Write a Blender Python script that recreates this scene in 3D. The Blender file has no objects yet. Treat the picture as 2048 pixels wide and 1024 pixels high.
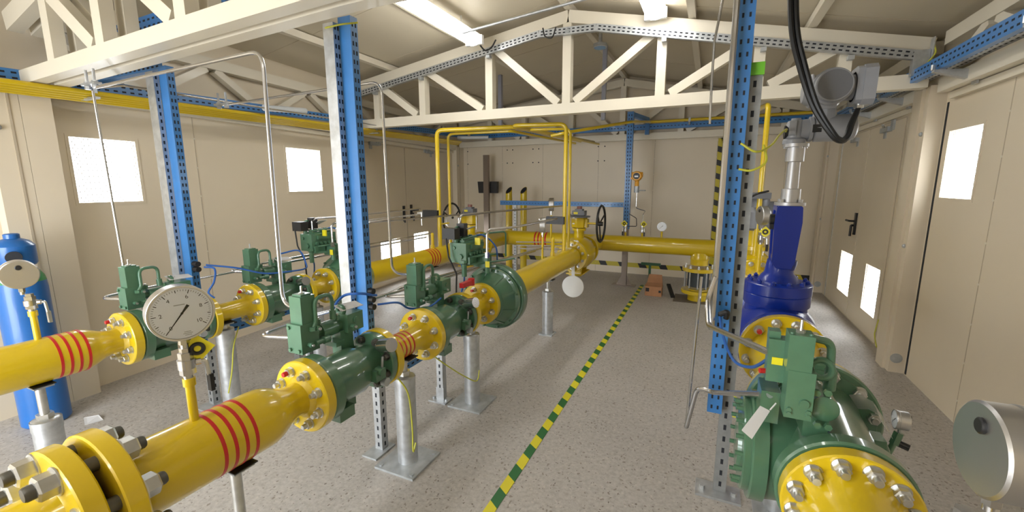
import bpy, math, random
from mathutils import Vector, Matrix
V = Vector
PI = math.pi
rnd = random.Random(7)
scene = bpy.context.scene
COL = scene.collection

# ------------------------------------------------------------------ camera
cam_data = bpy.data.cameras.new('camera')
cam_data.sensor_width = 36.0
cam_data.lens = 36.0 * 854.0 / 2048.0
cam_data.clip_start = 0.02
cam_data.clip_end = 200.0
cam = bpy.data.objects.new('camera', cam_data)
COL.objects.link(cam)
yaw, pitch, roll = -0.43127, -0.166473, -0.0021
ca, sa = math.cos(yaw), math.sin(yaw)
fwd = V((sa * math.cos(pitch), ca * math.cos(pitch), math.sin(pitch)))
rgt = V((ca, -sa, 0))
upv = rgt.cross(fwd)
r2 = rgt * math.cos(roll) + upv * math.sin(roll)
u2 = -rgt * math.sin(roll) + upv * math.cos(roll)
M = Matrix.Identity(4)
for i in range(3):
    M[i][0], M[i][1], M[i][2] = r2[i], u2[i], -fwd[i]
M[0][3], M[1][3], M[2][3] = 0, 0, 1.5
cam.matrix_world = M
scene.camera = cam

# ------------------------------------------------------------------ world, exposure
scene.view_settings.view_transform = 'Standard'
scene.view_settings.look = 'None'
scene.view_settings.gamma = 1.0
scene.view_settings.use_curve_mapping = False
scene.view_settings.exposure = 0.62
SKY = 15.5
LAMP = 14.5
world = bpy.data.worlds.new('overcast_sky')
scene.world = world
world.use_nodes = True
bg = world.node_tree.nodes['Background']
wt = world.node_tree
wc = wt.nodes.new('ShaderNodeTexCoord'); ws = wt.nodes.new('ShaderNodeSeparateXYZ')
wr = wt.nodes.new('ShaderNodeMapRange'); wr.inputs['From Min'].default_value = -1.0
wramp = wt.nodes.new('ShaderNodeValToRGB')       # bright paving below, pale horizon, luminous overcast zenith
for pos, v in ((0.0, .10), (.47, .11), (.53, .125), (.60, .34), (.75, 1.0), (1.0, 1.0)):
    e = wramp.color_ramp.elements[0] if pos == 0.0 else wramp.color_ramp.elements[1] if pos == 1.0 else wramp.color_ramp.elements.new(pos)
    e.position = pos; e.color = (v * .92, v * .96, v, 1)
wt.links.new(wc.outputs['Generated'], ws.inputs[0]); wt.links.new(ws.outputs['Z'], wr.inputs['Value'])
wt.links.new(wr.outputs[0], wramp.inputs['Fac']); wt.links.new(wramp.outputs['Color'], bg.inputs[0])
bg.inputs[1].default_value = SKY

# ------------------------------------------------------------------ mesh builder
def basis(d):
    d = V(d).normalized()
    a = V((0, 0, 1)) if abs(d.z) < 0.9 else V((0, 1, 0))
    u = a.cross(d).normalized()
    return u, d.cross(u).normalized(), d

class MB:
    def __init__(s):
        s.v, s.f, s.m = [], [], []
    def add(s, vs, fs, m=0):
        o = len(s.v)
        s.v.extend(V(p) for p in vs)
        for f in fs:
            s.f.append([o + i for i in f]); s.m.append(m)
        return s
    def hexa(s, p, m=0):      # 8 points: bottom loop 0-3, top loop 4-7
        return s.add(p, [(3, 2, 1, 0), (4, 5, 6, 7), (0, 1, 5, 4), (1, 2, 6, 5), (2, 3, 7, 6), (3, 0, 4, 7)], m)
    def box(s, c, d, rot=None, m=0):
        x, y, z = d[0] / 2, d[1] / 2, d[2] / 2
        p = [V((i, j, k)) for k in (-z, z) for i, j in ((-x, -y), (x, -y), (x, y), (-x, y))]
        if rot is not None:
            p = [rot @ q for q in p]
        return s.hexa([q + V(c) for q in p], m)
    def bar(s, a, b, w, h, up=(0, 0, 1), m=0):   # rectangular bar from a to b, w across, h along up
        a, b = V(a), V(b)
        d = (b - a).normalized()
        sd = d.cross(V(up)).normalized()
        u = sd.cross(d).normalized()
        q = [sd * -w / 2 - u * h / 2, sd * w / 2 - u * h / 2, sd * w / 2 + u * h / 2, -sd * w / 2 + u * h / 2]
        return s.hexa([a + k for k in q] + [b + k for k in q], m)
    def lathe(s, p, d, prof, n=32, m=0, close=True):
        p = V(p); u, v, w = basis(d)
        vs, fs = [], []
        for t, r in prof:
            for i in range(n):
                a = 2 * PI * i / n
                vs.append(p + w * t + (u * math.cos(a) + v * math.sin(a)) * r)
        k = len(prof)
        for j in range(k - 1):
            for i in range(n):
                i2 = (i + 1) % n
                fs.append((j * n + i, j * n + i2, (j + 1) * n + i2, (j + 1) * n + i))
        if close:
            if prof[0][1] > 1e-6: fs.append(tuple(reversed(range(n))))
            if prof[-1][1] > 1e-6: fs.append(tuple((k - 1) * n + i for i in range(n)))
        return s.add(vs, fs, m)
    def cyl(s, a, b, r, r1=None, n=20, m=0):
        a, b = V(a), V(b)
        L = (b - a).length
        return s.lathe(a, b - a, [(0, r), (L, r if r1 is None else r1)], n, m)
    def disc(s, a, b, r, bev=0.004, n=40, m=0):
        a, b = V(a), V(b); L = (b - a).length
        bev = min(bev, L / 3)
        return s.lathe(a, b - a, [(0, r - bev), (bev, r), (L - bev, r), (L, r - bev)], n, m)
    def tube(s, pts, r, n=10, bend=0.0, m=0, k=6):
        P = path(pts, bend, k)
        vs, fs = [], []
        d0 = (P[1] - P[0]).normalized()
        u, v, _ = basis(d0)
        N = len(P)
        for j, p in enumerate(P):
            d = (P[min(j + 1, N - 1)] - P[max(j - 1, 0)]).normalized()
            u = (u - d * u.dot(d)).normalized()
            v = d.cross(u)
            for i in range(n):
                a = 2 * PI * i / n
                vs.append(p + (u * math.cos(a) + v * math.sin(a)) * r)
        for j in range(N - 1):
            for i in range(n):
                i2 = (i + 1) % n
                fs.append((j * n + i, j * n + i2, (j + 1) * n + i2, (j + 1) * n + i))
        fs.append(tuple(reversed(range(n)))); fs.append(tuple((N - 1) * n + i for i in range(n)))
        return s.add(vs, fs, m)
    def torus(s, c, d, R, r, n=32, k=10, m=0):
        u, v, w = basis(d)
        vs, fs = [], []
        for i in range(n):
            a = 2 * PI * i / n; e = u * math.cos(a) + v * math.sin(a)
            for j in range(k):
                b = 2 * PI * j / k
                vs.append(V(c) + e * (R + r * math.cos(b)) + w * r * math.sin(b))
        for i in range(n):
            for j in range(k):
                i2, j2 = (i + 1) % n, (j + 1) % k
                fs.append((i * k + j, i2 * k + j, i2 * k + j2, i * k + j2))
        return s.add(vs, fs, m)
    def ball(s, c, r, n=16, m=0, sc=(1, 1, 1)):
        h = n // 2
        vs, fs = [], []
        for j in range(h + 1):
            t = PI * j / h
            for i in range(n):
                a = 2 * PI * i / n
                vs.append(V(c) + V((r * sc[0] * math.sin(t) * math.cos(a), r * sc[1] * math.sin(t) * math.sin(a), r * sc[2] * math.cos(t))))
        for j in range(h):
            for i in range(n):
                i2 = (i + 1) % n
                fs.append((j * n + i, (j + 1) * n + i, (j + 1) * n + i2, j * n + i2))
        return s.add(vs, fs, m)
    def prism(s, prof, a, b, up=(0, 0, 1), m=0, caps=True):   # 2D outline (side, up) swept from a to b
        a, b = V(a), V(b); d = (b - a).normalized()
        sd = d.cross(V(up)).normalized(); u = sd.cross(d).normalized()
        n = len(prof)
        vs = [a + sd * x + u * y for x, y in prof] + [b + sd * x + u * y for x, y in prof]
        fs = [(i, (i + 1) % n, n + (i + 1) % n, n + i) for i in range(n)]
        if caps: fs += [tuple(reversed(range(n))), tuple(n + i for i in range(n))]
        return s.add(vs, fs, m)
    def hexn(s, a, b, r, m=0):
        return s.cyl(a, b, r, n=6, m=m)

def path(pts, bend, k=6):
    pts = [V(p) for p in pts]
    if bend <= 0 or len(pts) < 3: return pts
    out = [pts[0]]
    for i in range(1, len(pts) - 1):
        p = pts[i]; a = pts[i - 1] - p; b = pts[i + 1] - p
        la, lb = a.length, b.length
        a.normalize(); b.normalize()
        ang = a.angle(b)
        if ang > PI - 0.02: out.append(p); continue
        t = min(bend / math.tan(ang / 2), la * 0.49, lb * 0.49)
        p0, p1 = p + a * t, p + b * t
        for j in range(k + 1):
            f = j / k
            out.append(p0 * (1 - f) ** 2 + p * 2 * f * (1 - f) + p1 * f * f)
    out.append(pts[-1])
    return out

def curve_pts(pts, n=8):     # smooth Catmull-Rom through the points
    P = [V(p) for p in pts]; P = [P[0] * 2 - P[1]] + P + [P[-1] * 2 - P[-2]]
    out = []
    for i in range(1, len(P) - 2):
        for j in range(n):
            t = j / n
            a, b, c, d = P[i - 1], P[i], P[i + 1], P[i + 2]
            out.append(0.5 * ((2 * b) + (c - a) * t + (2 * a - 5 * b + 4 * c - d) * t * t + (3 * b - a - 3 * c + d) * t ** 3))
    out.append(P[-2])
    return out

def mesh_of(name, mb, mats, off=V((0, 0, 0)), ang=35):
    me = bpy.data.meshes.new(name)
    me.from_pydata([p - off for p in mb.v], [], mb.f)
    for m in (mats if isinstance(mats, (list, tuple)) else [mats]): me.materials.append(m)
    me.polygons.foreach_set('material_index', mb.m)
    me.polygons.foreach_set('use_smooth', [True] * len(mb.f))
    me.update()
    me.set_sharp_from_angle(angle=math.radians(ang))
    return me

class Thing:
    def __init__(s, name, label, cat, loc=(0, 0, 0), group=None):
        s.loc = V(loc)
        s.e = bpy.data.objects.new(name, None); COL.objects.link(s.e)
        s.e.location = s.loc; s.e.empty_display_size = 0.05
        s.e['label'] = label; s.e['category'] = cat
        if group: s.e['group'] = group
    def part(s, name, mb, mats, parent=None, label=None, stuff=False):
        o = bpy.data.objects.new(name, mesh_of(name, mb, mats, s.loc)); COL.objects.link(o)
        o.parent = parent or s.e
        if label: o['label'] = label
        if stuff: o['kind'] = 'stuff'
        return o

def mono(name, mb, mats, label, cat, group=None, loc=None, kind=None):
    if loc is None:
        xs = [p for p in mb.v]
        loc = V((sum(p.x for p in xs) / len(xs), sum(p.y for p in xs) / len(xs), min(p.z for p in xs)))
    o = bpy.data.objects.new(name, mesh_of(name, mb, mats, V(loc))); COL.objects.link(o)
    o.location = loc
    o['label'] = label; o['category'] = cat
    if group: o['group'] = group
    if kind: o['kind'] = kind
    return o

def struct(name, mb, mats, label, cat, parent=None):
    o = bpy.data.objects.new(name, mesh_of(name, mb, mats)); COL.objects.link(o)
    if parent: o.parent = parent
    else:
        o['kind'] = 'structure'; o['label'] = label; o['category'] = cat
    return o

def text_into(mb, txt, size, c, nrm, up, m=0):
    cu = bpy.data.curves.new('lettering', 'FONT'); cu.body = txt; cu.size = size
    cu.align_x = 'CENTER'; cu.align_y = 'CENTER'
    tmp = bpy.data.objects.new('lettering', cu)
    me = bpy.data.meshes.new_from_object(tmp)
    n = V(nrm).normalized(); u = V(up); u = (u - n * u.dot(n)).normalized(); r = u.cross(n)
    mb.add([V(c) + r * q.co.x + u * q.co.y for q in me.vertices], [tuple(p.vertices) for p in me.polygons], m)
    bpy.data.objects.remove(tmp); bpy.data.curves.remove(cu); bpy.data.meshes.remove(me)

# ------------------------------------------------------------------ materials
def mat(name, col, rough=0.5, metal=0.0, coat=0.0, var=0.0, vscale=8.0, bump=0.0, bscale=60.0, rvar=0.0, spec=None):
    m = bpy.data.materials.new(name); m.use_nodes = True
    nt = m.node_tree; b = nt.nodes['Principled BSDF']
    b.inputs['Base Color'].default_value = (*col, 1); b.inputs['Roughness'].default_value = rough
    b.inputs['Metallic'].default_value = metal; b.inputs['Coat Weight'].default_value = coat
    b.inputs['Coat Roughness'].default_value = 0.05
    if spec is not None: b.inputs['Specular IOR Level'].default_value = spec
    if var or bump or rvar:
        tc = nt.nodes.new('ShaderNodeTexCoord')
        no = nt.nodes.new('ShaderNodeTexNoise'); no.inputs['Scale'].default_value = vscale; no.inputs['Detail'].default_value = 5
        nt.links.new(tc.outputs['Object'], no.inputs['Vector'])
        if var:
            cr = nt.nodes.new('ShaderNodeValToRGB')
            cr.color_ramp.elements[0].position = 0.3; cr.color_ramp.elements[1].position = 0.7
            cr.color_ramp.elements[0].color = (*[max(0, c * (1 - var)) for c in col], 1)
            cr.color_ramp.elements[1].color = (*[min(1, c * (1 + var)) for c in col], 1)
            nt.links.new(no.outputs['Fac'], cr.inputs['Fac']); nt.links.new(cr.outputs['Color'], b.inputs['Base Color'])
        if rvar:
            mr = nt.nodes.new('ShaderNodeMapRange')
            mr.inputs['To Min'].default_value = max(0.02, rough - rvar); mr.inputs['To Max'].default_value = rough + rvar
            nt.links.new(no.outputs['Fac'], mr.inputs['Value']); nt.links.new(mr.outputs['Result'], b.inputs['Roughness'])
        if bump:
            n2 = nt.nodes.new('ShaderNodeTexNoise'); n2.inputs['Scale'].default_value = bscale; n2.inputs['Detail'].default_value = 3
            nt.links.new(tc.outputs['Object'], n2.inputs['Vector'])
            bp = nt.nodes.new('ShaderNodeBump'); bp.inputs['Strength'].default_value = bump; bp.inputs['Distance'].default_value = 0.01
            nt.links.new(n2.outputs['Fac'], bp.inputs['Height']); nt.links.new(bp.outputs['Normal'], b.inputs['Normal'])
    return m

def emis(name, col, s):
    m = bpy.data.materials.new(name); m.use_nodes = True
    b = m.node_tree.nodes['Principled BSDF']
    b.inputs['Base Color'].default_value = (0.9, 0.9, 0.9, 1)
    b.inputs['Emission Color'].default_value = (*col, 1); b.inputs['Emission Strength'].default_value = s
    return m

YEL = mat('yellow_pipe_paint', (0.63, 0.445, 0.006), 0.30, coat=0.6, var=0.03, vscale=5, bump=0.02, bscale=25)
GRN = mat('green_valve_paint', (0.062, 0.150, 0.083), 0.30, coat=0.75, var=0.08, vscale=9, bump=0.03, bscale=40)
GRN2 = mat('pale_green_pilot_paint', (0.078, 0.185, 0.112), 0.34, coat=0.25, var=0.10, vscale=14)
BLU = mat('blue_strut_coating', (0.04, 0.18, 0.46), 0.33, coat=0.2, var=0.05, vscale=12)
NAVY = mat('deep_blue_valve_paint', (0.004, 0.026, 0.28), 0.30, coat=0.2, bump=0.03, bscale=30)
GALV = mat('galvanised_steel', (0.52, 0.54, 0.56), 0.38, metal=0.75, var=0.14, vscale=26, rvar=0.10)
GALV3 = mat('weathered_galvanised_steel', (0.27, 0.28, 0.28), 0.5, metal=0.45, var=0.15, vscale=20)
GALV2 = mat('dull_galvanised_steel', (0.42, 0.44, 0.45), 0.50, metal=0.55, var=0.16, vscale=18)
STEEL = mat('stainless_steel', (0.58, 0.58, 0.59), 0.24, metal=1.0)
GSTEEL = mat('brushed_gauge_steel', (0.60, 0.60, 0.61), 0.36, metal=1.0)
ALU = mat('satin_machined_steel', (0.50, 0.50, 0.51), 0.42, metal=0.8)
ZINC = mat('zinc_plated_bolt', (0.60, 0.60, 0.58), 0.32, metal=0.9, var=0.1, vscale=30)
STUD = mat('dark_stud_steel', (0.12, 0.115, 0.10), 0.45, metal=0.8)
DARK = mat('slot_shadow_black', (0.012, 0.014, 0.02), 0.8)
BLK = mat('black_rubber', (0.012, 0.012, 0.013), 0.45)
RED = mat('red_band_paint', (0.50, 0.012, 0.012), 0.35, coat=0.2)
ORG = mat('transmitter_orange_paint', (0.75, 0.36, 0.02), 0.4)
CREAM = mat('cream_steel_paint', (0.68, 0.625, 0.51), 0.38, coat=0.1, var=0.02, vscale=3)
WALL = mat('cream_wall_panel', (0.67, 0.585, 0.45), 0.42, var=0.03, vscale=1.2, bump=0.02, bscale=3)
COLM = mat('cream_column_paint', (0.66, 0.58, 0.455), 0.7, var=0.02, vscale=2, spec=0.2)
CEIL = mat('ceiling_panel', (0.56, 0.50, 0.385), 0.45, var=0.04, vscale=1.5)
SEAM = mat('panel_joint', (0.46, 0.39, 0.29), 0.6)
GREY = mat('grey_actuator_paint', (0.28, 0.29, 0.315), 0.38, coat=0.15, var=0.06, vscale=10)
GREYD = mat('dark_grey_cover', (0.15, 0.155, 0.17), 0.42, var=0.06, vscale=10)
BRONZE = mat('brown_anodised_post', (0.23, 0.185, 0.15), 0.32, metal=0.6)
WHITE = mat('white_paint', (0.78, 0.78, 0.76), 0.4)
PAPER = mat('white_paper_tag', (0.60, 0.60, 0.61), 0.7)
CARD = mat('brown_cardboard', (0.44, 0.22, 0.11), 0.8, var=0.08, vscale=12)
TAGY = mat('yellow_tag_plastic', (0.80, 0.70, 0.02), 0.4)
LIME = mat('bright_green_plastic', (0.16, 0.50, 0.03), 0.4)
CABG = mat('yellow_green_earth_wire', (0.50, 0.50, 0.05), 0.45)
CABB = mat('blue_cable_sheath', (0.02, 0.10, 0.36), 0.4)
CYLB = mat('gas_cylinder_blue', (0.012, 0.12, 0.40), 0.3, coat=0.3, var=0.06, vscale=6)
DIAL = mat('gauge_dial_white', (0.86, 0.90, 0.97), 0.5)
DGREEN = mat('dark_green_paint', (0.012, 0.08, 0.03), 0.5)
TUBE_ON = emis('fluorescent_diffuser', (1.0, 0.985, 0.95), LAMP)

def stripes(name, c1, c2, axis, pitch, slant, slax=None, rough=0.5, duty=0.5, cx=0.0):
    m = bpy.data.materials.new(name); m.use_nodes = True
    nt = m.node_tree; b = nt.nodes['Principled BSDF']; b.inputs['Roughness'].default_value = rough
    tc = nt.nodes.new('ShaderNodeTexCoord'); sp = nt.nodes.new('ShaderNodeSeparateXYZ')
    nt.links.new(tc.outputs['Object'], sp.inputs[0])
    a = nt.nodes.new('ShaderNodeMath'); a.operation = 'MULTIPLY_ADD'
    a.inputs[1].default_value = slant
    nt.links.new(sp.outputs[slax or axis], a.inputs[0]); nt.links.new(sp.outputs[axis], a.inputs[2])
    d = nt.nodes.new('ShaderNodeMath'); d.operation = 'DIVIDE'; d.inputs[1].default_value = pitch
    nt.links.new(a.outputs[0], d.inputs[0])
    f = nt.nodes.new('ShaderNodeMath'); f.operation = 'FRACT'; nt.links.new(d.outputs[0], f.inputs[0])
    g = nt.nodes.new('ShaderNodeMath'); g.operation = 'GREATER_THAN'; g.inputs[1].default_value = duty
    nt.links.new(f.outputs[0], g.inputs[0])
    mx = nt.nodes.new('ShaderNodeMix'); mx.data_type = 'RGBA'
    mx.inputs[6].default_value = (*c1, 1); mx.inputs[7].default_value = (*c2, 1)
    nt.links.new(g.outputs[0], mx.inputs[0]); nt.links.new(mx.outputs[2], b.inputs['Base Color'])
    return m
TAPE_F = stripes('green_yellow_floor_tape', (0.015, 0.13, 0.03), (0.68, 0.60, 0.02), 'Y', 0.20, 0.7, 'X')
TAPE_V = stripes('black_yellow_tape_upright', (0.012, 0.012, 0.012), (0.50, 0.41, 0.02), 'Z', 0.20, 0.35, 'X', duty=0.42)
TAPE_H = stripes('black_yellow_tape_level', (0.012, 0.012, 0.012), (0.50, 0.41, 0.03), 'X', 0.33, 0.5, 'Z', duty=0.36)

def floor_mat():
    m = bpy.data.materials.new('terrazzo_floor'); m.use_nodes = True
    nt = m.node_tree; b = nt.nodes['Principled BSDF']; L = nt.links
    tc = nt.nodes.new('ShaderNodeTexCoord')
    def noise(sc, det=6, rough=0.6):
        n = nt.nodes.new('ShaderNodeTexNoise'); n.inputs['Scale'].default_value = sc; n.inputs['Detail'].default_value = det
        n.inputs['Roughness'].default_value = rough; L.new(tc.outputs['Object'], n.inputs['Vector']); return n
    def ramp(src, e):
        r = nt.nodes.new('ShaderNodeValToRGB'); cr = r.color_ramp
        cr.elements[0].position, cr.elements[0].color = e[0][0], (*e[0][1], 1)
        cr.elements[1].position, cr.elements[1].color = e[-1][0], (*e[-1][1], 1)
        for p, c in e[1:-1]:
            x = cr.elements.new(p); x.color = (*c, 1)
        L.new(src, r.inputs['Fac']); return r
    def mix(fac, a, c):
        x = nt.nodes.new('ShaderNodeMix'); x.data_type = 'RGBA'
        L.new(fac, x.inputs[0])
        for k, q in ((6, a), (7, c)):
            if isinstance(q, tuple): x.inputs[k].default_value = (*q, 1)
            else: L.new(q, x.inputs[k])
        return x.outputs[2]
    big = ramp(noise(1.3, 5).outputs['Fac'], [(0.3, (0.345, 0.322, 0.297)), (0.7, (0.45, 0.425, 0.398))])
    fine = ramp(noise(45, 4, 0.7).outputs['Fac'], [(0.35, (0.27, 0.246, 0.22)), (0.5, (0.41, 0.384, 0.355)), (0.7, (0.54, 0.512, 0.48))])
    half = nt.nodes.new('ShaderNodeValue'); half.outputs[0].default_value = 0.5
    base = mix(half.outputs[0], big.outputs['Color'], fine.outputs['Color'])
    # chips: stretched and warped cells, only some of them dark
    warp = noise(14, 3)
    add = nt.nodes.new('ShaderNodeVectorMath'); add.operation = 'MULTIPLY_ADD'
    add.inputs[1].default_value = (0.06, 0.06, 0.0)
    L.new(warp.outputs['Color'], add.inputs[0]); L.new(tc.outputs['Object'], add.inputs[2])
    def chips(sc, thr, dens):
        mp = nt.nodes.new('ShaderNodeMapping'); mp.inputs['Scale'].default_value = (1.0, 0.8, 1.0); L.new(add.outputs[0], mp.inputs['Vector'])
        vo = nt.nodes.new('ShaderNodeTexVoronoi'); vo.inputs['Scale'].default_value = sc; L.new(mp.outputs[0], vo.inputs['Vector'])
        lt = nt.nodes.new('ShaderNodeMath'); lt.operation = 'LESS_THAN'; lt.inputs[1].default_value = thr; L.new(vo.outputs['Distance'], lt.inputs[0])
        sp = nt.nodes.new('ShaderNodeSeparateColor'); L.new(vo.outputs['Color'], sp.inputs[0])
        l2 = nt.nodes.new('ShaderNodeMath'); l2.operation = 'LESS_THAN'; l2.inputs[1].default_value = dens; L.new(sp.outputs[0], l2.inputs[0])
        mu = nt.nodes.new('ShaderNodeMath'); mu.operation = 'MULTIPLY'; L.new(lt.outputs[0], mu.inputs[0]); L.new(l2.outputs[0], mu.inputs[1])
        return mu.outputs[0]
    c = mix(chips(46, 0.26, 0.30), base, (0.25, 0.22, 0.19))
    c = mix(chips(80, 0.24, 0.20), c, (0.16, 0.135, 0.115))
    c = mix(chips(60, 0.33, 0.18), c, (0.47, 0.44, 0.40))
    L.new(c, b.inputs['Base Color'])
    rr = nt.nodes.new('ShaderNodeMapRange'); rr.inputs['To Min'].default_value = 0.36; rr.inputs['To Max'].default_value = 0.62
    L.new(noise(6).outputs['Fac'], rr.inputs['Value']); L.new(rr.outputs[0], b.inputs['Roughness'])
    return m
FLOOR = floor_mat()

def glass_mat():
    m = bpy.data.materials.new('gauge_window_glass'); m.use_nodes = True
    nt = m.node_tree; nt.nodes.clear()
    o = nt.nodes.new('ShaderNodeOutputMaterial'); mx = nt.nodes.new('ShaderNodeMixShader')
    t = nt.nodes.new('ShaderNodeBsdfTransparent'); g = nt.nodes.new('ShaderNodeBsdfGlossy'); g.inputs['Roughness'].default_value = 0.03
    f = nt.nodes.new('ShaderNodeFresnel'); f.inputs['IOR'].default_value = 1.15
    nt.links.new(f.outputs[0], mx.inputs[0]); nt.links.new(t.outputs[0], mx.inputs[1]); nt.links.new(g.outputs[0], mx.inputs[2])
    nt.links.new(mx.outputs[0], o.inputs[0]); return m
GLASS = glass_mat()
def plastic_mat():
    m = bpy.data.materials.new('clear_plastic_sheet'); m.use_nodes = True
    nt = m.node_tree; nt.nodes.clear()
    o = nt.nodes.new('ShaderNodeOutputMaterial'); mx = nt.nodes.new('ShaderNodeMixShader'); mx.inputs[0].default_value = 0.35
    t = nt.nodes.new('ShaderNodeBsdfTransparent'); g = nt.nodes.new('ShaderNodeBsdfPrincipled')
    g.inputs['Base Color'].default_value = (0.75, 0.75, 0.72, 1); g.inputs['Roughness'].default_value = 0.15
    nt.links.new(t.outputs[0], mx.inputs[1]); nt.links.new(g.outputs[0], mx.inputs[2])
    nt.links.new(mx.outputs[0], o.inputs[0]); return m
CLEAR = plastic_mat()
# ------------------------------------------------------------------ the room
XR, YF, YR, ZB = 1.5, 7.3, -1.9, 0.0
XC, ZC = -1.34, 3.20
SL, SR = 0.150, 0.225
def XL(y): return -3.99 - 0.07 * y
def zc(x): return ZC - (SL * (XC - x) if x < XC else SR * (x - XC))

mb = MB()
mb.hexa([V((-4.9, YR - .1, -.1)), V((1.7, YR - .1, -.1)), V((1.7, YF + .1, -.1)), V((-4.9, YF + .1, -.1)),
         V((-4.9, YR - .1, 0)), V((1.7, YR - .1, 0)), V((1.7, YF + .1, 0)), V((-4.9, YF + .1, 0))])
struct('floor', mb, FLOOR, 'grey-beige speckled terrazzo floor of the gas station hall', 'floor')

mb = MB()
T = .08
for x0, x1 in ((-4.8, XC), (XC, 1.65)):
    mb.hexa([V((x0, YR, zc(x0))), V((x1, YR, zc(x1))), V((x1, YF, zc(x1))), V((x0, YF, zc(x0))),
             V((x0, YR, zc(x0) + T)), V((x1, YR, zc(x1) + T)), V((x1, YF, zc(x1) + T)), V((x0, YF, zc(x0) + T))])
y = YR
while y < YF:      # narrow joints between the roof panels
    for x0, x1 in ((-4.5, XC), (XC, 1.5)):
        mb.bar((x0, y, zc(x0)), (x1, y, zc(x1)), .006, .004, m=1)
    y += 1.0
struct('ceiling', mb, [CEIL, SEAM], 'cream pitched ceiling panels above the trusses', 'ceiling')

def panel_wall(mapf, u0, u1, top, holes, thick, seams):
    """wall as blocks around rectangular holes; mapf(u, z, off) -> point, off into the room"""
    mb = MB()
    us = sorted(set([u0, u1] + [h[0] for h in holes] + [h[1] for h in holes]))
    zs = sorted(set([0.0, 2.2] + [h[2] for h in holes] + [h[3] for h in holes]))
    for a, b in zip(us, us[1:]):
        for c, d in zip(zs, zs[1:]):
            um, zm = (a + b) / 2, (c + d) / 2
            if any(h[0] < um < h[1] and h[2] < zm < h[3] for h in holes): continue
            mb.hexa([mapf(a, c, 0), mapf(b, c, 0), mapf(b, c, -thick), mapf(a, c, -thick),
                     mapf(a, d, 0), mapf(b, d, 0), mapf(b, d, -thick), mapf(a, d, -thick)])
    n = 14
    cuts = sorted([u0 + (u1 - u0) * i / n for i in range(n + 1)] + ([XC] if u0 < XC < u1 and top(XC) > top(XC - 1) and top(XC) > top(XC + 1) else []))
    for a, b in zip(cuts, cuts[1:]):
        mb.hexa([mapf(a, 2.2, 0), mapf(b, 2.2, 0), mapf(b, 2.2, -thick), mapf(a, 2.2, -thick),
                 mapf(a, top(a), 0), mapf(b, top(b), 0), mapf(b, top(b), -thick), mapf(a, top(a), -thick)])
    for u in seams:
        zz = 2.2
        mb.hexa([mapf(u - .003, 0, 0), mapf(u + .003, 0, 0), mapf(u + .003, 0, .002), mapf(u - .003, 0, .002),
                 mapf(u - .003, zz, 0), mapf(u + .003, zz, 0), mapf(u + .003, zz, .002), mapf(u - .003, zz, .002)], 1)
        for k in range(9):
            z = .15 + k * .25
            if any(h[0] < u < h[1] and h[2] < z < h[3] for h in holes): continue
            c = mapf(u, z, 0); e = mapf(u, z, .005)
            mb.cyl(c, e, .007, n=8, m=2)
    return mb

mapL = lambda u, z, o: V((XL(u) + o, u, z))
mapR = lambda u, z, o: V((XR - o, u, z))
mapF = lambda u, z, o: V((u, YF - o, z))
mapB = lambda u, z, o: V((u, YR + o, z))
HL = [(1.50, 1.895, 1.375, 1.835), (3.30, 3.78, 1.425, 1.90), (4.80, 5.28, .25, .68), (5.66, 6.10, .25, .70)]
HR = [(3.68, 4.10, 1.40, 1.86), (4.98, 5.38, .235, .70), (5.85, 6.30, .235, .71)]
struct('wall_left', panel_wall(mapL, YR, YF, lambda u: zc(XL(u)), HL, .06, [-.8, .2, 2.35, 4.0]), [WALL, SEAM, CREAM], 'cream left wall panels with two square mesh windows', 'wall')
struct('wall_right', panel_wall(mapR, YR, YF, lambda u: zc(XR), HR, .06, [3.44, 2.4, 1.4, .4, -.6]), [WALL, SEAM, CREAM], 'cream right wall panels beside the big gauge', 'wall')
fw = panel_wall(mapF, XL(YF), XR, zc, [], .06, [-4.3, -3.55, -2.75, -1.75, -.85, .05, .95])
for x in (-4.40, -3.45, -2.94, -1.76):       # bolt holes drilled through the far wall
    for dx in (0, .11):
        for z in (2.12, 1.885):
            fw.cyl((x + dx, YF - .001, z), (x + dx, YF - .004, z), .011, n=10, m=3)
struct('wall_far', fw, [WALL, SEAM, CREAM, DARK], 'cream gable wall at the far end behind the pipe header', 'wall')
struct('wall_rear', panel_wall(mapB, XL(YR), XR, zc, [(-3.7, -1.5, 0.02, 2.15)], .06, [-1.0, -.5]), [WALL, SEAM, CREAM], 'cream rear wall with the open entrance doorways', 'wall')

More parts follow.
